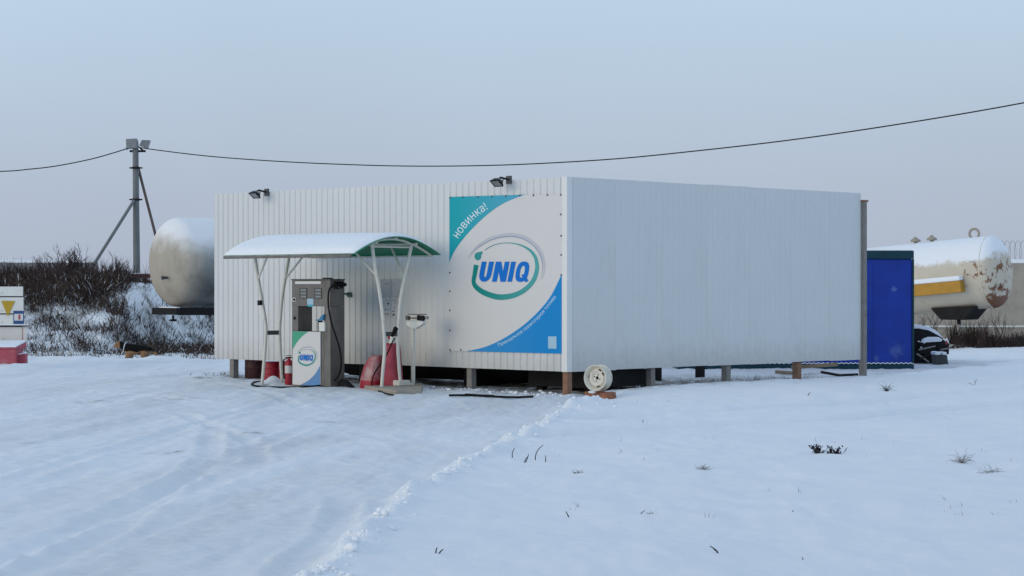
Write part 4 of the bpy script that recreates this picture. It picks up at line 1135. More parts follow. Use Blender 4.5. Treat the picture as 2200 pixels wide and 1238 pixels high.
# a plank and a thin pipe under the enclosure
c0 = W(1702, 790, 38.6); c1 = W(1800, 783, 38.6)
tag(MB().hexa([(c0.x, 38.6, c0.z - .04), (c1.x, 38.6, c1.z - .04), (c1.x, 38.75, c1.z - .04), (c0.x, 38.75, c0.z - .04)], [(c0.x, 38.6, c0.z + .02), (c1.x, 38.6, c1.z + .02), (c1.x, 38.75, c1.z + .02), (c0.x, 38.75, c0.z + .02)]).build('timber', M_WOOD), 'pale wooden timber seen under the side cladding near the end post', 'timber')
c0 = G(1668, 806); c1 = G(1712, 808)
tag(MB().tube([c0 + Vector((0, 0, .05)), c1 + Vector((0, 0, .04))], .035, 6).build('plank_end', M_WOOD), 'short brown plank in the snow beneath the side cladding', 'plank')
c0 = G(1765, 808); c1 = G(1842, 812)
tag(MB().tube([c0 + Vector((0, 0, .06)), (c0 + c1) / 2 + Vector((0, 0, .02)), c1 + Vector((0, 0, .05))], .026, 6).build('scrap_bar', M_DARK), 'dark scrap bar in the snow left of the end post', 'bar')

# ------------------------------------------------------------------ scrap behind the blue body
HY = 44.2
def hx(px): return (px - 1100) / FOC * HY
def hzz(py): return zat(py, HY)
hk = thing('scrap_hulk', (hx(1990), HY + .5, 0.05), 'dark scrapped vehicle shell capped with snow right of the blue body', 'scrap vehicle')
sec = [(1930, 800), (2024, 800), (2030, 770), (2034, 737), (2026, 729), (2010, 720), (1995, 712), (1975, 708), (1930, 708)]
MB().prism([(hx(x), HY, hzz(y)) for x, y in sec], [(hx(x), HY + 1.4, hzz(y)) for x, y in sec]).build('body_shell', M_DARK, hk, bevel=.03)
scs = [(1930, 707), (1975, 707), (1995, 711), (2010, 719), (2026, 728), (2024, 724), (2010, 711), (1995, 703), (1975, 699), (1930, 697)]
MB().prism([(hx(x), HY - .02, hzz(y)) for x, y in scs], [(hx(x), HY + 1.4, hzz(y)) for x, y in scs]).build('snow_cover', M_SNOW, hk, bevel=.01)
scs = [(1976, 737), (1981, 729), (1992, 725), (2012, 725), (2020, 730), (2018, 734.5), (1992, 736)]
MB().prism([(hx(x), HY - .24, hzz(y)) for x, y in scs], [(hx(x), HY - .02, hzz(y)) for x, y in scs]).build('snow_ledge', M_SNOW, hk, bevel=.012)
MB().box(hx(1974), hx(2034), HY - .25, HY - .003, hzz(762), hzz(738)).build('boot_lid', M_DARK, hk, bevel=.02)
MB().box(hx(1962), hx(2006), HY - .2, HY - .01, hzz(784), hzz(781)).build('bumper_strip', M_GALV, hk)
MB().box(hx(1962), hx(2012), HY - .16, HY - .003, hzz(801), hzz(785)).build('bumper', M_DARK, hk, bevel=.01)
MB().box(hx(2026.5), hx(2030), HY - .265, HY - .251, hzz(741), hzz(732)).build('tail_light', M_RED, hk)
for px, py in ((1967, 733), (1979, 736), (1972, 746), (1998, 765)):
    MB().box(hx(px), hx(px + 3.5), HY - .275, HY - .252, hzz(py + 2), hzz(py)).build('snow_speck', M_SNOW, hk)
for k_, (xa_, ya_, xb_, yb_) in enumerate(((1968, 752, 2004, 744), (1970, 772, 1998, 758), (2014, 752, 2036, 748), (2000, 790, 2012, 742), (1964, 760, 1990, 778))):
    MB().tube([(hx(xa_), HY - .30, hzz(ya_)), (hx(xb_), HY - .27, hzz(yb_))], .018, 6).build('loose_pipe', M_DARK if k_ % 2 else M_POSTG, hk)
CY = 42.6
def qx(px): return (px - 1100) / FOC * CY
zc0 = h0(qx(2022), CY)
ct = thing('metal_crate', (qx(2022), CY + .2, zc0), 'small dark grey crate topped with snow beside the scrapped vehicle', 'crate')
MB().hexa([(qx(2012), CY, zc0 - .03), (qx(2038), CY, zc0 - .03), (qx(2038), CY + .4, zc0 - .03), (qx(2012), CY + .4, zc0 - .03)], [(qx(2009), CY, zat(764, CY)), (qx(2035), CY, zat(764, CY)), (qx(2035), CY + .4, zat(764, CY)), (qx(2009), CY + .4, zat(764, CY))]).build('box', mat('dark_grey', (0.06, 0.06, 0.058), .8, var=.2), ct, bevel=.008)
MB().box(qx(2008), qx(2021), CY - .01, CY + .4, zat(763.8, CY), zat(757, CY)).box(qx(2024), qx(2034), CY - .01, CY + .4, zat(763.8, CY), zat(757.5, CY)).build('snow_cover', M_SNOW, ct, bevel=.02)

# ------------------------------------------------------------------ tanks
def ell(depth, R, n=9, t0=0.06):
    return [(depth * (1 - math.cos(t)), R * math.sin(t)) for t in np.linspace(t0, math.pi / 2, n)]
# left tank on its frame
M_TANKL = mat('dirty_cream_tank', (0.44, 0.40, 0.335), 0.85, var=.09, scale=1.6, spec=.15, bump=.15, bscale=9, col2=(.30, .27, .22), c2lo=.5, c2hi=.75, c2scale=2.4, c2stretch=(1, 1, .35))
def layer(m, colour, build):
    """lay another coat over a material: build(nodes, links, texcoord, noise) returns a mask socket"""
    n, l = m.node_tree.nodes, m.node_tree.links
    p = pnode(m)
    src = p.inputs['Base Color'].links[0].from_socket
    mx = n.new('ShaderNodeMix'); mx.data_type = 'RGBA'
    l.new(src, mx.inputs['A']); mx.inputs['B'].default_value = tuple(colour) + (1,)
    l.new(build(n, l), mx.inputs['Factor'])
    l.new(mx.outputs['Result'], p.inputs['Base Color'])
def _noise(n, l, scale, detail=5, rough=.6):
    t = n.new('ShaderNodeTexCoord'); q = n.new('ShaderNodeTexNoise')
    q.inputs['Scale'].default_value = scale; q.inputs['Detail'].default_value = detail; q.inputs['Roughness'].default_value = rough
    l.new(t.outputs['Object'], q.inputs['Vector']); return q.outputs['Fac']
def _math(n, l, op, a, b, c=None):
    q = n.new('ShaderNodeMath'); q.operation = op
    for i, v in enumerate((a, b, c)):
        if v is None: continue
        if isinstance(v, (int, float)): q.inputs[i].default_value = v
        else: l.new(v, q.inputs[i])
    return q.outputs[0]
def _range(n, l, v, lo, hi):
    q = n.new('ShaderNodeMapRange'); q.interpolation_type = 'SMOOTHSTEP'
    q.inputs['From Min'].default_value = lo; q.inputs['From Max'].default_value = hi
    l.new(v, q.inputs['Value']); return q.outputs['Result']
def _dot(n, l, vec, off=0.0):
    t = n.new('ShaderNodeTexCoord'); q = n.new('ShaderNodeVectorMath'); q.operation = 'DOT_PRODUCT'
    l.new(t.outputs['Object'], q.inputs[0]); q.inputs[1].default_value = vec; return q.outputs['Value']
def _dist(n, l, pt):
    t = n.new('ShaderNodeTexCoord'); q = n.new('ShaderNodeVectorMath'); q.operation = 'DISTANCE'
    l.new(t.outputs['Object'], q.inputs[0]); q.inputs[1].default_value = pt; return q.outputs['Value']
def settled_snow(lo, hi, amp, scale):          # snow lying where the shell faces up
    def f(n, l):
        g = n.new('ShaderNodeNewGeometry'); sp = n.new('ShaderNodeSeparateXYZ'); l.new(g.outputs['Normal'], sp.inputs[0])
        nz = _math(n, l, 'MULTIPLY_ADD', _noise(n, l, scale), amp, _math(n, l, 'SUBTRACT', sp.outputs['Z'], amp * .5))
        return _range(n, l, nz, lo, hi)
    return f
SC = Vector((-8.12, 52.0, 2.225)); AX = Vector((.82, .57, 0)).normalized(); RL = 1.09
layer(M_TANKL, (0.27, 0.30, 0.31), lambda n, l: _math(n, l, 'MULTIPLY', _range(n, l, _dot(n, l, tuple(AX)), -.02, .35), .85))  # body turned from the sun: its shading painted in as darker grey-teal
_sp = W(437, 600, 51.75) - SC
layer(M_TANKL, (0.035, 0.032, 0.03), lambda n, l: _math(n, l, 'MULTIPLY', _range(n, l, _math(n, l, 'MULTIPLY_ADD', _noise(n, l, 2.0), -.5, _math(n, l, 'MULTIPLY', _dist(n, l, tuple(_sp)), -1.0)), -1.05, -.45), .85))  # soot at the seam, together with painted shade on the lower right
_sp2 = W(355, 640, 51.3) - SC
layer(M_TANKL, (0.16, 0.13, 0.10), lambda n, l: _math(n, l, 'MULTIPLY', _range(n, l, _math(n, l, 'MULTIPLY_ADD', _noise(n, l, 5.0), -.3, _math(n, l, 'MULTIPLY', _dist(n, l, tuple(_sp2)), -1.0)), -.55, -.2), .6))
layer(M_TANKL, (0.84, 0.84, 0.85), settled_snow(.06, .60, .5, 2.6))
lt = thing('tank_trailer', (SC.x + 1.3, SC.y + 1, 0.5), 'dirty cream tank trailer with snowy domed end left of the cladding', 'tank')
pr_ = [(d - .58, r) for d, r in ell(.58, RL, 12)] + [(3.2, RL)] + [(3.2 + .58 * math.sin(t), RL * math.cos(t)) for t in np.linspace(.1, 1.5, 8)]
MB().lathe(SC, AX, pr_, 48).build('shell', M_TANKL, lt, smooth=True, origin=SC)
def onl(d, r, ang):
    side = AX.cross(Vector((0, 0, 1))).normalized(); up = Vector((0, 0, 1))
    return SC + AX * d + (side * math.sin(ang) + up * math.cos(ang)) * r
c = W(353, 598, 51.2)
MB().lathe(c + Vector((.05, .12, 0)), -AX, [(0, .035), (.1, .035), (.1, .05), (.14, .05)], 10).build('drain_stub', M_INK, lt)
def T(x, y, z): return SC + AX * x + Vector((-AX.y, AX.x, 0)) * y + Vector((0, 0, z))
for yy in (-.55, .55):
    MB(T).box(-.25, 4.2, yy - .08, yy + .08, -1.28, -1.10).build('frame_rail', M_DARK, lt, bevel=.01)
for xx in (-.1, .6, 2.2):
    MB(T).box(xx, xx + .12, -.46, .46, -1.25, -1.13).build('cross_member', M_DARK, lt)
for xx in (1.1, 2.6):
    MB(T).box(xx, xx + .2, -.85, .85, -1.095, -.60).build('saddle', M_DARK, lt)
MB(T).box(-.38, -.255, -.68, .68, -1.27, -1.11).build('end_beam', M_DARK, lt, bevel=.01)
MB(T).box(-.37, -.27, -.66, .30, -1.108, -1.08).build('snow_ledge', M_SNOW, lt, bevel=.015)
MB(T).tube([(-.4, -.55, -1.28), (-.4, -.55, -1.40)], .03, 6).tube([(-.3, -.5, -1.40), (-.5, -.6, -1.40)], .03, 6).build('hook', M_DARK, lt)
MB(T).box(.62, .70, -1.13, -1.085, -.25, .12).build('side_plate', M_RED, lt)
for yy in (-.8, .8):
    for xx in (2.3, 3.4):
        c = T(xx, yy, 0); zc = h0(c.x, c.y) + .48
        w_ = MB().lathe((c.x, c.y, zc), Vector((-AX.y, AX.x, 0)), [(-.12, .25), (-.12, .44), (-.09, .48), (.09, .48), (.12, .44), (.12, .25)], 24).build('wheel', M_BLACK, lt, smooth=True)
    c = T(2.85, yy, 0); zc = h0(c.x, c.y) + .48
    MB(T).box(2.2, 3.5, yy * .7 - .05, yy * .7 + .05, zc - SC.z, -1.285).build('suspension', M_DARK, lt)

for _p, _r, _k in BLUE_WEAR:
    layer(M_BLUE, (0.16, 0.24, 0.46), lambda n, l: _math(n, l, 'MULTIPLY', _range(n, l, _math(n, l, 'MULTIPLY_ADD', _noise(n, l, 11.0), _r * 1.3, _math(n, l, 'MULTIPLY_ADD', _dist(n, l, tuple(_p)), -1.0, -_r * .65)), -_r * .75, -_r * .1), _k))
# right tank
M_TANKR = mat('rusty_white_tank', (0.58, 0.52, 0.42), .65, var=.08, scale=2.2, col2=(0.30, 0.17, 0.08), c2lo=.62, c2hi=.74, c2scale=2.6, c2stretch=(1, 1, .6))
M_RUST = mat('rust', (0.20, 0.06, 0.035), .9, var=.3, scale=6, bump=.2, col2=(0.4, 0.33, 0.24), c2lo=.5, c2hi=.65, c2scale=4)
RR = .95
TY = 56.0
AXR = Vector((math.cos(math.radians(33)), -math.sin(math.radians(33)), .085)).normalized()
SR = W(2133, 585, TY)
layer(M_TANKR, (0.17, 0.07, 0.035), lambda n, l: _math(n, l, 'MULTIPLY', _range(n, l, _math(n, l, 'MULTIPLY_ADD', _noise(n, l, 4.2), 1.7, _math(n, l, 'MULTIPLY_ADD', _dot(n, l, (0, 0, 1)), -.95, -1.14)), .12, .30), _range(n, l, _math(n, l, 'MULTIPLY_ADD', _noise(n, l, 6.0), .25, _dot(n, l, tuple(AXR))), .02, .16)))
layer(M_TANKR, (0.19, 0.08, 0.03), lambda n, l: _math(n, l, 'MULTIPLY', _range(n, l, _noise(n, l, 5.0), .52, .62), _math(n, l, 'MULTIPLY', _range(n, l, _dot(n, l, tuple(AXR)), -.75, -.3), _range(n, l, _math(n, l, 'ABSOLUTE', _dot(n, l, (0, 0, 1)), 0), .5, .2))))
layer(M_TANKR, SNOWC, settled_snow(.22, .42, .45, 4.5))
rtk = thing('pressure_tank', (SR.x - 2, SR.y + 1, .5), 'rust streaked white pressure tank with yellow box far right', 'tank')
pr_ = [(-5.0 - .45 * math.cos(t), RR * math.sin(t)) for t in np.linspace(.06, math.pi / 2, 8)] + [(0, RR)] + [(.42 * math.sin(t), RR * math.cos(t)) for t in np.linspace(.12, math.pi / 2 - .05, 10)]
MB().lathe(SR, AXR, pr_, 48).build('shell', M_TANKR, rtk, smooth=True, origin=SR)
sdR = AXR.cross(Vector((0, 0, 1))).normalized(); upR = sdR.cross(AXR).normalized()
def TR(x, y, z): return SR + AXR * x + sdR * y + upR * z          # y towards the camera
if TR(0, 1, 0).y > SR.y: 
    sdR = -sdR
MB().lathe(SR, AXR, [(-.05, RR + .001), (-.045, RR + .014), (-.01, RR + .014), (-.005, RR + .001)], 48).build('weld_ring', M_TANKR, rtk, smooth=True)
for px, d in ((1967, 0), (2003, 0)):
    best = min(np.linspace(-4.5, -.3, 200), key=lambda x: abs(1100 + FOC * TR(x, 0, RR).x / TR(x, 0, RR).y - px))
    MB().lathe(TR(best, 0, RR + .04), upR, [(-.06, .05), (0, .05), (0, .14), (.05, .13), (.08, .07), (.13, .03)], 14).build('valve_cap', M_CONC, rtk, smooth=True)
best = min(np.linspace(-4.5, .3, 200), key=lambda x: abs(1100 + FOC * TR(x, 0, RR).x / TR(x, 0, RR).y - 2093))
lug = [TR(best + .13 * math.cos(t), 0, RR + .09 + .13 * math.sin(t)) for t in np.linspace(-.8, math.pi + .8, 16)]
MB().tube(lug, .035, 8).build('lifting_lug', M_CONC, rtk, smooth=True)
def pxat(fn, lo_, hi_, px):
    return min(np.linspace(lo_, hi_, 300), key=lambda x: abs(1100 + FOC * fn(x).x / fn(x).y - px))
yb = RR + .22
x1 = pxat(lambda x: TR(x, yb, .0), -5, 1, 2062); x0 = x1 - 2.6
zt_ = (zat(604, TR(x1, yb, 0).y) - TR(x1, yb, 0).z); zb_ = (zat(629, TR(x1, yb, 0).y) - TR(x1, yb, 0).z)
MB(TR).box(x0, x1, RR * .9, yb, zb_, zt_).build('yellow_box', M_YELLOW, rtk, bevel=.01)
MB(TR).box(x0, x1 - .01, RR * .86, yb + .02, zt_ + .001, zt_ + .13).build('snow_on_box', M_SNOW, rtk, bevel=.04)
xa = pxat(lambda x: TR(x, .3, -RR), -5, 1.5, 2008); xb = pxat(lambda x: TR(x, .3, -RR), -5, 2, 2104)
zu = zat(655, TR(xb, .3, 0).y) - TR(xb, .3, 0).z
MB(TR).hexa([(xa + .25, -.5, -RR - .20), (xb - .35, -.5, -RR - .26), (xb - .35, .55, -RR - .26), (xa + .25, .55, -RR - .20)], [(xa, -.5, -RR + .12), (xb, -.5, -RR + .08), (xb, .55, -RR + .08), (xa, .55, -RR + .12)]).build('tool_box', M_DARK, rtk, bevel=.02)
MB(TR).tube([((xa + xb) / 2, .2, -RR - .2), ((xa + xb) / 2, .2, -RR - .36)], .05, 8).build('drain_pipe', M_DARK, rtk)
for xx in (-4.6, -3.2):
    c = TR(xx, 0, 0)
    MB(TR).box(xx - .12, xx + .12, -.7, .7, -RR - .5, -RR + .30).build('saddle', M_DARK, rtk)
    for yy in (-.55, .55):
        c = TR(xx, yy, -RR - .4)
        MB().box(c.x - .09, c.x + .09, c.y - .09, c.y + .09, h0(c.x, c.y) - .1, c.z).build('leg', M_DARK, rtk)
cb = [W(2112, 676, 55.4), W(2113, 688, 55.4), W(2119, 694, 55.4), W(2126, 690, 55.4), W(2129, 678, 55.4), W(2130, 664, 55.4)]
MB().tube([Vector(c) for c in catmull(cb, 4)], .012, 5).build('hanging_cable', M_POSTG, rtk)
MB(TR).box(.34, .40, .2, .62, -.52, -.48).build('rod', M_RUST, rtk)

# ------------------------------------------------------------------ fences
def concrete_fence(name, x0, x1, Y, z0, z1, pw, label, rowz=None, M_CONC=M_CONC):
    t = thing(name, ((x0 + x1) / 2, Y, z0), label, 'fence')
    x = x0; i = 0
    while x < x1:
        e = min(x + pw, x1)
        pn = MB().box(x + .01, e - .01, Y, Y + .16, z0, z1 - .0).build('panel', M_CONC, t, bevel=.01)
        MB().box(x + .02, e - .02, Y - .02, Y + .18, z1 + .001, z1 + .10 + .04 * random.random()).build('snow_cover', M_SNOW, pn, bevel=.03)
        if rowz:
            MB().box(x + .05, e - .05, Y - .035, Y - .001, rowz - .05, rowz).build('ledge', M_CONC, pn)
            MB().box(x + .05, e - .05, Y - .035, Y - .001, rowz + .001, rowz + .03).build('ledge_snow', M_SNOW, pn)
        MB().box(e - .11, e + .11, Y - .06, Y + .2, z0, z1 + .03).build('post', M_CONC, t, bevel=.01)
        x = e; i += 1
    return t
FY = 66.0
fence_r = concrete_fence('concrete_fence', (1880 - 1100) / FOC * FY, 21.0, FY, -.15, zat(567, FY), 2.5, 'beige concrete panel fence with snow cap behind the pressure tank', zat(703, FY))
mb = MB()
coil = []
for k in range(260):
    t = k * .42
    coil.append((14.6 + k * .011, FY + .05 + .28 * math.cos(t), zat(567, FY) + .42 + .28 * math.sin(t)))
mb.tube(coil, .007, 4)
rz = mb.build('razor_wire', M_GALV, smooth=False)
tag(rz, 'coil of razor wire on the concrete fence at the right edge', 'wire')
fence_l = concrete_fence('concrete_fence', (-140 - 1100) / FOC * 92, (203 - 1100) / FOC * 92, 92, 1.0, zat(566, 92), 3.0, 'far grey concrete fence behind the scrub on the left', None, mat('weathered_concrete', (0.19, 0.19, 0.195), .9, var=.2, scale=2))

# ------------------------------------------------------------------ pole, wires
PY = 62.0
ptop = W(291, 306, PY); pb = W(294, 600, PY); pb.z = h0(pb.x, PY) - .1
pole = thing('lamp_pole', (pb.x, PY, pb.z + .1), 'grey utility pole with two slanting braces and floodlights', 'pole')
MB().tube([pb, (pb + ptop) / 2, ptop], [.105, .095, .085], 12).build('shaft', M_POLE, pole, smooth=True)
def brace(p0, p1, r, m):
    MB().tube([p0, p1], r, 8).build('brace', m, pole)
e = W(196, 580, PY - 1.2); e.z = h0(e.x, e.y) - .1
e1 = W(288, 432, PY - .1)
d = (W(200, 572, PY - 1.1) - e1); k = 1.25
pe = e1 + d * k
brace(e1, pe, .048, M_POLE)
e2 = W(297, 362, PY + .05); d = (W(332, 498, PY + .6) - e2)
brace(e2, e2 + d * 1.75, .042, mat('brace_brown', (0.14, 0.105, 0.095), .8, var=.3, scale=2))
for py in (362, 430):
    c = W(292, py, PY)
    MB().lathe(c, (0, 0, 1), [(-.03, .12), (.03, .12)], 12).build('clamp', M_DARK, pole)
    MB().box(c.x - .19, c.x + .19, c.y - .02, c.y + .02, c.z - .02, c.z + .02).build('clamp_bolt', M_DARK, pole)
c = W(298, 326, PY)
MB().box(c.x - .26, c.x + .20, c.y - .03, c.y + .03, c.z - .03, c.z + .03).build('cross_arm', M_DARK, pole)
c = W(285, 311, PY)
lb = MB().hexa([(c.x - .16, c.y - .16, c.z - .14), (c.x + .16, c.y - .16, c.z - .12), (c.x + .16, c.y + .1, c.z - .12), (c.x - .16, c.y + .1, c.z - .14)], [(c.x - .17, c.y - .18, c.z + .14), (c.x + .15, c.y - .18, c.z + .16), (c.x + .15, c.y + .08, c.z + .12), (c.x - .17, c.y + .08, c.z + .12)]).build('lamp_housing', M_GALV, pole, bevel=.015)
c = W(312, 312, PY)
MB().hexa([(c.x - .16, c.y - .1, c.z - .03), (c.x + .08, c.y - .1, c.z - .13), (c.x + .08, c.y + .05, c.z - .13), (c.x - .16, c.y + .05, c.z - .03)], [(c.x - .08, c.y - .14, c.z + .13), (c.x + .16, c.y - .14, c.z + .12), (c.x + .16, c.y + .05, c.z + .12), (c.x - .08, c.y + .05, c.z + .13)]).build('lamp_housing', M_GALV, pole, bevel=.012)
MB().tube([W(300, 318, PY), W(309, 326, PY)], .025, 6).build('bracket', M_DARK, pole)
MB().tube([W(272, 321, PY), W(285, 308, PY - .1), W(292, 308, PY - .1)], .04, 6).build('cable_clamp', M_DARK, pole)
wl_pts = [(297, 316), (318, 321), (450, 337), (600, 348), (740, 354.5), (870, 358), (1010, 357.5), (1150, 353), (1330, 342), (1500, 325), (1650, 308), (1800, 288), (2000, 257), (2200, 222), (2500, 163), (2800, 98)]
p0 = Vector((ptop.x, PY, 0)); p1 = Vector((18.5, 42.0, 0))
P3 = []
for (px, py) in wl_pts:
    k = (px - 1100) / FOC
    dx, dy = p1.x - p0.x, p1.y - p0.y
    t = (k * p0.y - p0.x) / (dx - k * dy)
    Y = p0.y + dy * t
    P3.append((p0.x + dx * t, Y, zat(py, Y)))
tag(MB().tube([tuple(c) for c in catmull(P3, 4)], .016, 6).build('power_line', M_DARK, smooth=True), 'long sagging black cable running right from the pole over the cladding', 'cable')
P3 = [W(280, 318, PY), W(272, 321, PY), W(200, 342, PY + .5), (W(120, 358, PY + 1)), W(60, 365, PY + 1.4), W(0, 369.5, PY + 2), W(-200, 374, PY + 3.5), W(-500, 330, PY + 6)]
tag(MB().tube([tuple(c) for c in catmull(P3, 4)], .016, 6).build('power_line', M_DARK, smooth=True), 'black cable running left from the pole top', 'cable')

# ------------------------------------------------------------------ fire point at the left edge
SY = 41.2
def fx(px): return (px - 1100) / FOC * SY
fs_ = thing('fire_shield', (fx(-60), SY, .05), 'white plank fire shield with yellow triangle at the left edge', 'fire shield')
xl = fx(-120)
for (y0, y1, xr_) in ((617, 637.5, 49), (640, 674.5, 50), (677, 700, 51.5), (703.5, 736, 57)):
    MB().box(xl, fx(xr_), SY, SY + .03, zat(y1, SY), zat(y0, SY)).build('plank', M_WHITE, fs_, bevel=.003)
MB().box(xl, fx(46), SY + .0305, SY + .034, zat(737, SY), zat(619, SY)).build('backing', M_DARK, fs_)
MB().box(xl, fx(61), SY - .05, SY + .0, zat(702.5, SY), zat(700.2, SY)).build('shelf', M_DARK, fs_)
MB().box(xl, fx(61), SY - .05, SY + .0, zat(700, SY), zat(698, SY)).build('shelf_snow', M_SNOW, fs_)
MB().box(fx(47), fx(49.5), SY - .003, SY - .0005, zat(735, SY), zat(704, SY)).build('red_edge', mat('faded_pink', (0.5, .28, .28), .6), fs_)
tri = [(3, 648), (32.5, 648), (17, 681)]
MB().prism([(fx(x), SY - .012, zat(y, SY)) for x, y in tri], [(fx(x), SY - .004, zat(y, SY)) for x, y in tri]).build('warning_triangle', M_YSIGN, fs_)
M_BLUESIGN = mat('sign_blue', (0.015, 0.07, 0.22), .5, var=.05)
MB().box(fx(29), fx(52), SY - .016, SY - .005, zat(697, SY), zat(669, SY)).build('poster_frame', M_BLUESIGN, fs_)
MB().box(fx(31), fx(50), SY - .021, SY - .0165, zat(690, SY), zat(675.5, SY)).build('poster', M_PRINTW, fs_)
MB().box(fx(40), fx(44.5), SY - .024, SY - .0215, zat(688, SY), zat(677, SY)).build('poster_mark', mat('poster_red', (.4, .08, .09), .5), fs_)
for px in (-100, 30):
    MB().box(fx(px), fx(px) + .08, SY + .036, SY + .11, h0(fx(px), SY) - .1, zat(618, SY)).build('post', M_WOOD, fs_)
QY = 40.3
def gx_(px): return (px - 1100) / FOC * QY
zs = h0(gx_(0), QY) - .05
sb_ = thing('sand_box', (gx_(-50), QY, zs), 'faded red sand box with snow on its sloping lid at left edge', 'sand box')
M_PINK = mat('sandbox_red', (0.42, 0.07, 0.10), .6, var=.12, scale=4, col2=(.45, .16, .18), c2scale=3)
MB().box(gx_(-120), gx_(34), QY, QY + .62, zs - .08, zat(751, QY)).build('box', M_PINK, sb_, bevel=.008)
MB().hexa([(gx_(-121), QY - .02, zat(751, QY) + .002), (gx_(35), QY - .02, zat(751, QY) + .002), (gx_(40), QY + .64, zat(751, QY) + .002), (gx_(-121), QY + .64, zat(751, QY) + .002)], [(gx_(-121), QY - .02, zat(749, QY) + .01), (gx_(35), QY - .02, zat(749, QY) + .01), (gx_(40), QY + .64, zat(738, QY)), (gx_(-121), QY + .64, zat(738, QY))]).build('lid', M_PINK, sb_)
MB().hexa([(gx_(-121), QY - .025, zat(749, QY) + .013), (gx_(35), QY - .025, zat(749, QY) + .013), (gx_(40), QY + .64, zat(738, QY) + .003), (gx_(-121), QY + .64, zat(738, QY) + .003)], [(gx_(-121), QY - .02, zat(747, QY) + .02), (gx_(35), QY - .02, zat(747, QY) + .02), (gx_(40), QY + .64, zat(736, QY) + .02), (gx_(-121), QY + .64, zat(736, QY) + .02)]).build('snow_cover', M_SNOW, sb_, bevel=.01)
c = W(47, 795, 40.5); zq = h0(c.x, c.y)
rbx = thing('red_bucket', (c.x, c.y, zq), 'small tilted faded red fire bucket beside the sand box', 'bucket')
MB().hexa([(c.x - .08, c.y, zq - .04), (c.x + .08, c.y, zq - .02), (c.x + .08, c.y + .16, zq - .02), (c.x - .08, c.y + .16, zq - .04)], [(c.x - .11, c.y - .02, zq + .18), (c.x + .07, c.y - .02, zq + .22), (c.x + .07, c.y + .18, zq + .22), (c.x - .11, c.y + .18, zq + .18)]).build('body', M_PINK, rbx, bevel=.015)
MB().hexa([(c.x - .105, c.y - .015, zq + .184), (c.x + .065, c.y - .015, zq + .224), (c.x + .065, c.y + .175, zq + .224), (c.x - .105, c.y + .175, zq + .184)], [(c.x - .09, c.y, zq + .21), (c.x + .05, c.y, zq + .245), (c.x + .05, c.y + .16, zq + .245), (c.x - .09, c.y + .16, zq + .21)]).build('snow_cover', M_SNOW, rbx, bevel=.008)

# low red beam at the top of the bank, dark stake
c0 = W(277, 592, 60); c1 = W(345, 590, 60)
z0_ = h0((c0.x + c1.x) / 2, 60)
rbm = thing('red_beam', ((c0.x + c1.x) / 2, 60, z0_), 'low dull red steel beam at the foot of the utility pole', 'beam')
MB().box(c0.x, c1.x, 60, 60.25, zat(598, 60), zat(590, 60)).build('beam_body', mat('dull_red', (.16, .03, .035), .7, var=.2), rbm, bevel=.01)
MB().box(c0.x, c1.x, 59.99, 60.26, zat(589.9, 60), zat(589.9, 60) + .03).build('snow_cover', M_SNOW, rbm, bevel=.01)
for px in (281, 312, 340):
    c = W(px, 0, 60.1); MB().box(c.x - .04, c.x + .04, 60.05, 60.15, h0(c.x, 60.1) - .1, zat(598.1, 60)).build('stub_post', M_DARK, rbm)
p_ = W(264, 598, 59); q_ = W(258, 577, 59); p_.z = h0(p_.x, 59) - .1
tag(MB().tube([p_, q_], .035, 6).build('stake', M_DARK), 'dark leaning stake left of the utility pole', 'stake')

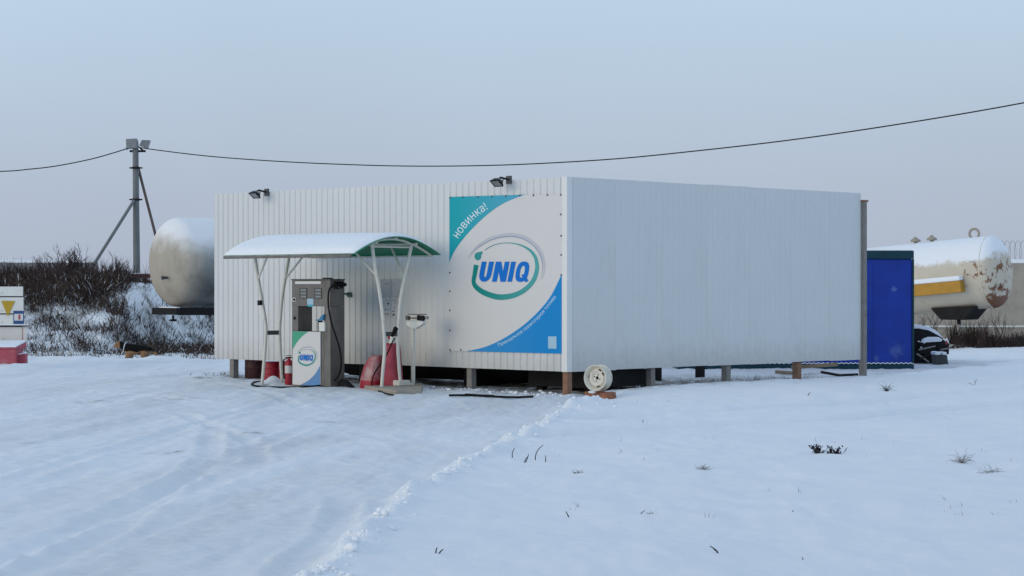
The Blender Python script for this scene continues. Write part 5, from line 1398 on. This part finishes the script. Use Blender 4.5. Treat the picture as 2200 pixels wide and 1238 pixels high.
# ------------------------------------------------------------------ dog
def dog():
    Y0 = 47.6
    def D(px, py, dy=0.0):
        q = W(px, py, Y0); q.y += dy; return q
    gz = h0(D(285, 0).x, Y0)
    V_ = []; R_ = []; E_ = []
    def add(p, r, par=None):
        V_.append(p); R_.append(r)
        if par is not None: E_.append((par, len(V_) - 1))
        return len(V_) - 1
    pel = add(D(311, 750), (.095, .110))
    mid = add(D(296, 751), (.090, .105), pel)
    che = add(D(280, 752.5), (.105, .140), mid)
    nk0 = add(D(269, 747), (.085, .10), che)
    nk = add(D(262, 743.5), (.07, .08), nk0)
    hd = add(D(255, 742), (.078, .078), nk)
    mz = add(D(248.5, 744.5), (.048, .046), hd)
    no = add(D(243, 746), (.036, .032), mz)
    t1 = add(D(320, 748), (.045, .045), pel)
    t2 = add(D(328, 755), (.038, .038), t1)
    t3 = add(D(337, 764), (.034, .034), t2)
    t4 = add(D(344, 768), (.015, .015), t3)
    for s in (-1, 1):
        a = add(D(279 + s * 1.5, 762, s * .08), (.06, .065), che)
        b = add(Vector((D(276 + s * 3, 0).x, Y0 + s * .085, gz + .2)), (.045, .045), a)
        c = add(Vector((D(277 + s * 3, 0).x, Y0 + s * .085, gz + .05)), (.035, .035), b)
        add(Vector((D(273 + s * 3, 0).x, Y0 + s * .085, gz + .025)), (.03, .025), c)
        a = add(D(313 + s * 2, 760, s * .075), (.075, .085), pel)
        b = add(Vector((D(310 + s * 3, 0).x, Y0 + s * .085, gz + .27)), (.06, .06), a)
        k = add(Vector((D(319 + s * 3, 0).x, Y0 + s * .085, gz + .17)), (.035, .035), b)
        c = add(Vector((D(317 + s * 3, 0).x, Y0 + s * .085, gz + .04)), (.032, .032), k)
        add(Vector((D(313 + s * 3, 0).x, Y0 + s * .085, gz + .022)), (.028, .022), c)
    for s in (-1, 1):
        e = add(D(257.5, 735.5, s * .05), (.032, .02), hd)
        add(D(261.5, 738, s * .085), (.016, .01), e)
    o = D(290, 0); o.z = gz
    root = thing('dog', o, 'black and tan dog with white collar walking by the scrubby bank', 'dog')
    me = bpy.data.meshes.new('dog_body')
    me.from_pydata([tuple(v - o) for v in V_], E_, [])
    ob = bpy.data.objects.new('body', me); COL.objects.link(ob)
    ob.parent = root; ORG[ob.name] = o
    md = ob.modifiers.new('skin', 'SKIN')
    for i, sv in enumerate(me.skin_vertices[0].data):
        sv.radius = R_[i]
    me.skin_vertices[0].data[0].use_root = True
    md.use_smooth_shade = True
    sd = ob.modifiers.new('sub', 'SUBSURF'); sd.levels = 2; sd.render_levels = 2
    m = bpy.data.materials.new('dog_coat'); m.use_nodes = True
    n, l = m.node_tree.nodes, m.node_tree.links
    p = pnode(m); p.inputs['Roughness'].default_value = .8
    tc = n.new('ShaderNodeTexCoord'); sp = n.new('ShaderNodeSeparateXYZ')
    l.new(tc.outputs['Object'], sp.inputs[0])
    nz = n.new('ShaderNodeTexNoise'); nz.inputs['Scale'].default_value = 9
    l.new(tc.outputs['Object'], nz.inputs['Vector'])
    a1 = n.new('ShaderNodeMath'); a1.operation = 'MULTIPLY_ADD'; a1.inputs[1].default_value = .16; l.new(nz.outputs['Fac'], a1.inputs[0]); l.new(sp.outputs['Z'], a1.inputs[2])
    s1 = n.new('ShaderNodeMapRange'); s1.inputs['From Min'].default_value = (D(0, 755.5).z - gz) + .08 - .012; s1.inputs['From Max'].default_value = (D(0, 755.5).z - gz) + .08 + .012
    l.new(a1.outputs[0], s1.inputs['Value'])
    s2 = n.new('ShaderNodeMapRange'); s2.inputs['From Min'].default_value = D(257, 0).x - o.x; s2.inputs['From Max'].default_value = D(259.5, 0).x - o.x
    l.new(sp.outputs['X'], s2.inputs['Value'])
    mm = n.new('ShaderNodeMath'); mm.operation = 'MULTIPLY'; l.new(s1.outputs['Result'], mm.inputs[0]); l.new(s2.outputs['Result'], mm.inputs[1])
    mx = n.new('ShaderNodeMix'); mx.data_type = 'RGBA'; l.new(mm.outputs[0], mx.inputs['Factor'])
    mx.inputs['A'].default_value = (.30, .17, .09, 1); mx.inputs['B'].default_value = (.007, .007, .007, 1); p.inputs['Specular IOR Level'].default_value = .1
    l.new(mx.outputs['Result'], p.inputs['Base Color'])
    me.materials.append(m)
    ca = D(268, 747); axd = Vector((-1, 0, .22)).normalized()
    MB().lathe(ca, axd, [(-.009, .095), (-.009, .112), (.009, .112), (.009, .095)], 20).build('collar', M_PRINTW, root, smooth=True)
    for s in (-1, 1):
        q = D(251.5, 741.5, s * .07)
        MB().lathe(q, (0, s, 0), [(-.008, .004), (0, .011), (.008, .004)], 8).build('eye', M_BLACK, root)
    MB().lathe(D(244.2, 745.5), (-1, 0, 0), [(-.015, .012), (0, .022), (.012, .014)], 8).build('nose', M_BLACK, root)
dog()

# ------------------------------------------------------------------ scrub on the bank (uncountable)
def blades(name, pts, m, label):
    """pts: rows x, y, z, height, lean x, lean y, width"""
    A = np.array(pts); nb_ = len(A)
    ang = RNG.uniform(0, math.pi, nb_)
    wx, wy_ = np.cos(ang) * A[:, 6], np.sin(ang) * A[:, 6]
    base = A[:, :3]
    v = np.zeros((nb_, 5, 3))
    mid = base + np.stack([A[:, 4] * .4, A[:, 5] * .4, A[:, 3] * .55], -1)
    tip = base + np.stack([A[:, 4], A[:, 5], A[:, 3]], -1)
    off = np.stack([wx, wy_, np.zeros(nb_)], -1)
    v[:, 0] = base - off; v[:, 1] = base + off; v[:, 2] = mid + off * .8; v[:, 3] = mid - off * .8; v[:, 4] = tip
    me = bpy.data.meshes.new(name)
    fs = []
    for i in range(nb_):
        o = 5 * i; fs.append((o, o + 1, o + 2, o + 3)); fs.append((o + 3, o + 2, o + 4))
    me.from_pydata(v.reshape(-1, 3).tolist(), [], fs)
    me.materials.append(m)
    ob = bpy.data.objects.new(name, me); COL.objects.link(ob)
    ob['kind'] = 'stuff'; ob['label'] = label
    return ob
NS = 150000
xs = RNG.uniform(-14.5, -5.2, NS); ys = RNG.uniform(49.0, 61.0, NS)
zs_ = H(xs, ys)
pxs = 1100 + FOC * xs / ys; pys = HZ + (CAMZ - zs_) / ys * FOC
clump = fbm(xs * 1.1, ys * .9, 71); fine = fbm(xs * 3.2, ys * 2.6, 72)
bt_ = bank_t(xs, ys)
lim = np.interp(pxs, [-100, 60, 140, 200, 260, 310, 330], [668, 662, 655, 648, 630, 614, 600])
dense = sst(10, -14, pys - lim + 50 * (clump - .5)) * sst(335, 300, pxs)
diag = np.exp(-((pys - (640 + (pxs - 185) * .72)) / 38) ** 2) * sst(120, 190, pxs) * sst(380, 320, pxs)
left = np.exp(-((pys - (655 + (pxs - 60) * 0.75)) / 16) ** 2) * sst(40, 70, pxs) * sst(220, 170, pxs)
sparse = .26 * sst(.40, .58, fine) + .05
prob = np.clip(.45 * dense * sst(.18, .5, fine) + .6 * diag * sst(.3, .5, clump) + .25 * left + sparse, 0, 1) * sst(48.8, 50.2, ys)
prob = np.where((pxs > 275) & (pxs < 350) & (pys > 612) & (pys < 655), prob * .12, prob)
keep = RNG.uniform(0, 1, NS) < prob
hgt = (.08 + .30 * RNG.uniform(0, 1, NS) ** 1.7) * (.75 + .35 * np.clip(dense + diag * .5, 0, 1))
K = np.where(keep)[0]
rows = [(xs[i], ys[i], zs_[i] - .03, hgt[i], RNG.normal(0, .15), RNG.normal(0, .15), .004 + .008 * RNG.random()) for i in K]
strawsel = [(i % 7 == 0) for i in range(len(rows))]
blades('bank_scrub', [r for r, s in zip(rows, strawsel) if not s], M_SCRUB, 'dense dark brown dry scrub covering the snowy bank')
blades('bank_straw', [r for r, s in zip(rows, strawsel) if s], M_STRAW, 'pale dry grass mixed into the scrub on the bank')
tall = []
for i in range(420):
    x = random.uniform(-14.3, -9.6); y = random.uniform(55.5, 60.5)
    if float(fbm(x * 1.2, y * .8, 74)) < .45: continue
    for k in range(random.randint(1, 4)):
        tall.append((x + random.gauss(0, .06), y, h0(x, y) - .03, random.uniform(.35, .85), random.gauss(0, .16), random.gauss(0, .1), .005 + .005 * random.random()))
blades('bank_twigs', tall, M_TWIG, 'tall thin dry stems rising above the scrub on the bank')
white = [(xs[i] , ys[i], zs_[i] - .01 + hgt[i] * .3, hgt[i] * .5, RNG.normal(0, .12), RNG.normal(0, .12), .006 + .010 * RNG.random()) for i in K[::30]]
blades('snow_on_scrub', white, M_SNOW, 'snow caught on the scrub of the bank')
rows = []
for (px, Y, wx_, hh_, cnt) in ((130, 46.6, .32, .16, 260), (160, 46.8, .25, .14, 220), (345, 47.0, .25, .14, 200), (430, 48.8, .3, .13, 140), (385, 48.4, .3, .11, 100), (478, 38.2, .18, .05, 60)):
    for i in range(cnt):
        y = Y + random.gauss(0, .35); x = (px - 1100) / FOC * Y + random.gauss(0, wx_)
        rows.append((x, y, h0(x, y) - .02, hh_ * random.uniform(.5, 1.9), random.gauss(0, .1), random.gauss(0, .1), .004 + .006 * random.random()))
blades('verge_grass', rows, M_STRAW, 'tawny dry grass along the foot of the bank')

# bare shrubs along the top of the bank, each one a plant
def shrub(x, y, h, spread, nst, seed, label, m=M_TWIG, name='bare_shrub', grp='bare shrubs on the bank', r0=.016):
    rr = random.Random(seed)
    z = h0(x, y)
    t = thing(name, (x, y, z), label, 'shrub', grp)
    mb = MB(); mt = MB()
    def grow(p, d, L, r, dep):
        q = p + d * L * .5 + Vector((rr.gauss(0, .02), rr.gauss(0, .02), 0)); e = q + (d + Vector((rr.gauss(0, .12), rr.gauss(0, .12), .06))).normalized() * L * .5
        (mb if dep == 0 else mt).tube([p, q, e], [r, r * .8, r * .55], 3, cap=False)
        if dep < 3:
            for k in range(rr.choice((2, 3, 3))):
                s = p.lerp(e, rr.uniform(.35, 1))
                dd = (d + Vector((rr.gauss(0, .42), rr.gauss(0, .42), rr.uniform(-.1, .35)))).normalized()
                grow(s, dd, L * rr.uniform(.45, .7), r * .6, dep + 1)
    for k in range(nst):
        d = Vector((rr.gauss(0, .32) * spread, rr.gauss(0, .32) * spread, 1)).normalized()
        grow(Vector((x + rr.gauss(0, .12) * spread, y + rr.gauss(0, .12) * spread, z - .05)), d, h * rr.uniform(.4, .62), r0 * rr.uniform(.7, 1.2), 0)
    st_ = mb.build('stems', m, t, recalc=False); tw_ = mt.build('twigs', m, st_, recalc=False); tw_['kind'] = 'stuff'
SH = [(12, 560, .7, 6, 'leaning forked bare shrub nearest the left edge above the fire shield'), (62, 560, .8, 8, 'low bare shrub right of the forked one on the bank'), (100, 548, .9, 8, 'bare shrub just left of the tallest one on the bank'),
      (132, 522, 1.3, 12, 'tallest bare shrub on the bank'), (156, 532, 1.1, 11, 'bushy bare shrub just right of the tallest one'), (178, 550, .9, 8, 'thin bare shrub left of the slanting brace'),
      (230, 545, .7, 6, 'upright bare shrub between the slanting brace and the pole'), (246, 550, .7, 6, 'second upright bare shrub close left of the pole'), (275, 562, .6, 5, 'low bare shrub at the foot of the pole'), (40, 566, .6, 6, 'small bare shrub low above the fire shield')]
for i, (px, py, sp_, ns, lab) in enumerate(SH):
    Y = 59.0 + (i % 3) * .6
    x = (px - 1100) / FOC * Y
    shrub(x, Y, (zat(py, Y) - h0(x, Y)) * 1.05, sp_, ns + 3, 100 + i, lab)
for i, (px, py, Y, h_, lab) in enumerate([(2062, 745, 56.5, .42, 'dark weedy shrub right of the snow-topped crate'), (2095, 748, 57, .45, 'dark weedy shrub under the tank tool box'), (2120, 742, 58, .42, 'dark weedy shrub under the hanging cable'),
                                          (2150, 735, 58.5, .8, 'taller thin weedy shrub before the concrete fence'), (2180, 745, 58, .4, 'low weedy shrub nearest the right edge'), (1990, 690, 62, 1.0, 'thin dry shrub against the concrete fence behind the scrap')]):
    x = (px - 1100) / FOC * Y
    shrub(x, Y, h_ * 1.25, 1.5, 16 if h_ < .6 else 8, 300 + i, lab, M_SCRUB, 'weedy_shrub', 'weedy shrubs before the fence', .010)
rows = []
for i in range(3400):
    px = random.uniform(2040, 2230); Y = random.uniform(55.5, 59.5)
    x = (px - 1100) / FOC * Y
    k = float(fbm(x * 2.0, Y * 1.2, 77))
    if k < .46 - .1 * (px < 2110): continue
    rows.append((x, Y, h0(x, Y) - .02, random.uniform(.10, .42) * (1.1 if px < 2120 else .65) * max(.25, (k - .32) * 4.5), random.gauss(0, .16), random.gauss(0, .16), .006 + .007 * random.random()))
blades('fence_weeds', rows, M_SCRUB, 'dark dry weeds in front of the concrete fence')

# ------------------------------------------------------------------ weeds standing in the fresh snow
def weed(px, py, hpx, kind, label, seed, spread=1.0, m=None):
    g = G(px, py); rr = random.Random(seed)
    sc_ = g.y / FOC
    t = MB()
    h = hpx * sc_
    def stem(d0, L, bend, r=.0032):
        p = g + Vector((rr.gauss(0, .015) * spread, rr.gauss(0, .015), -.02)); pts = [p]
        d = Vector(d0).normalized()
        for k in range(5):
            p = p + d * L / 5; pts.append(p.copy())
            d = (d + Vector(bend) * .2 + Vector((rr.gauss(0, .12), rr.gauss(0, .12), 0))).normalized()
        t.tube(pts, [r, r, r * .9, r * .8, r * .7, r * .5], 4)
        return pts
    if kind == 'dock':
        for k in range(9):
            P = stem((rr.gauss(0, .6), rr.gauss(0, .3), 1), h * rr.uniform(.5, 1.05), (rr.gauss(0, .6), 0, rr.gauss(0, .3)), .005)
            for q in P[1:]:
                for j in range(3):
                    c = Vector((q.x + rr.gauss(0, .010), q.y + rr.gauss(0, .010), q.z + rr.gauss(0, .010)))
                    e1 = Vector((rr.gauss(0, 1), rr.gauss(0, 1), rr.gauss(0, 1))).normalized() * rr.uniform(.006, .016); e2 = e1.orthogonal() * .5
                    t.add([c - e1, c + e2, c + e1, c - e2], [(0, 1, 2, 3)])
    elif kind == 'stalk':
        for k in range(int(3 * spread) or 1):
            stem((rr.gauss(0, .35), rr.gauss(0, .15), 1), h * rr.uniform(.6, 1.1), (rr.gauss(0, .9), 0, rr.uniform(-.9, .1)), .0045)
    elif kind == 'tuft':
        for k in range(60):
            stem((rr.gauss(0, .8) * spread, rr.gauss(0, .5), .8), h * rr.uniform(.2, 1.1), (rr.gauss(0, 1.6), rr.gauss(0, .6), rr.uniform(-1.4, .5)), .0017)
    ob = t.build('dry_weed', m or M_WEED, recalc=False)
    tag(ob, label, 'weed', 'dry weeds in the snow')
weed(1758, 975, 26, 'dock', 'dark curled weed left of its twin in the right snow field', 1)
weed(1795, 976, 22, 'dock', 'dark curled weed right of its twin in the right snow field', 2, 1.2)
weed(1743, 966, 22, 'stalk', 'curled dark stalk left of the two dark weeds', 31, .4)
weed(1815, 972, 22, 'stalk', 'bent dark stalk right of the two dark weeds', 32, .4)
weed(2066, 996, 40, 'tuft', 'tall grey grass tuft in the snow at the right', 3, .55, M_WEEDG)
weed(2130, 1018, 30, 'tuft', 'sprawling grey weed at the right edge of the snow field', 4, 2.0, M_WEEDG)
weed(1104, 985, 28, 'stalk', 'leftmost of the grass stalks by the cleared edge', 5, .5)
weed(1126, 993, 24, 'stalk', 'short upright grass stalks by the cleared edge', 6, .8)
weed(1150, 990, 48, 'stalk', 'tallest upright grass stalk by the cleared edge', 7, .4)
weed(1172, 994, 30, 'stalk', 'grass stalk bending right by the cleared edge', 8, .4)
weed(1242, 1018, 16, 'tuft', 'small grey tuft right of the bent grass stalk', 9, .8, M_WEEDG)
weed(1508, 1010, 24, 'tuft', 'grey tuft in the middle of the right snow field', 10, 1.2, M_WEEDG)
weed(1545, 1190, 30, 'stalk', 'dark crooked twig near the bottom edge', 11, .8)
weed(1224, 1112, 22, 'stalk', 'slanting dark twig in the lower snow field', 12, .5)
weed(938, 1190, 22, 'stalk', 'pair of thin twigs right of the snow rim at the bottom', 13, .8)
weed(1375, 1105, 20, 'stalk', 'thin pale stalk in the lower snow field', 14, .5, M_WEEDG)
weed(1398, 1105, 12, 'tuft', 'tiny pale tuft beside the thin stalk', 15, .6, M_WEEDG)
weed(1706, 1103, 14, 'stalk', 'short thin twig below the dark weeds', 16, .4, M_WEEDG)
weed(1905, 842, 28, 'tuft', 'dry weed standing right of the end post', 17, .35, M_WEED)
weed(2090, 830, 26, 'stalk', 'pale weed standing in snow below the pressure tank', 18, 1.0, M_WEEDG)
weed(1385, 912, 14, 'stalk', 'small stems beside the upper tyre track', 19, 1.6, M_WEEDG)
weed(1735, 850, 14, 'stalk', 'small stems in front of the brown side post', 20, .8, M_WEEDG)
weed(1725, 1205, 16, 'stalk', 'faint pale twig near the bottom of the snow field', 21, .5, M_WEEDG)
rows = []
for i in range(150):                            # faint stubble poking through
    px = random.uniform(1150, 2230); py = 825 + 330 * random.random() ** 1.3
    g = G(px, py)
    if float(fbm(g.x * .9, g.y * .6, 88)) < .62 or g.x < float(np.interp(g.y, [q[0] for q in RX], [q[1] for q in RX])) + .3: continue
    for k in range(3):
        rows.append((g.x + random.gauss(0, .03), g.y + random.gauss(0, .04), g.z - .01, random.uniform(.015, .06), random.gauss(0, .02), random.gauss(0, .02), .002))
for i in range(1500):                           # dead grass under the side wall
    s = random.uniform(1.5, 7.2); d_ = random.gauss(-.45, .4)
    g = S(s, d_, 0); z = h0(g.x, g.y)
    if float(fbm(g.x * 1.6, g.y * 1.6, 89)) < .45: continue
    rows.append((g.x, g.y, z - .01, random.uniform(.03, .11), random.gauss(0, .03), random.gauss(0, .03), .003))
blades('snow_stubble', rows, M_WEEDG, 'faint dead grass stubble poking through the snow')
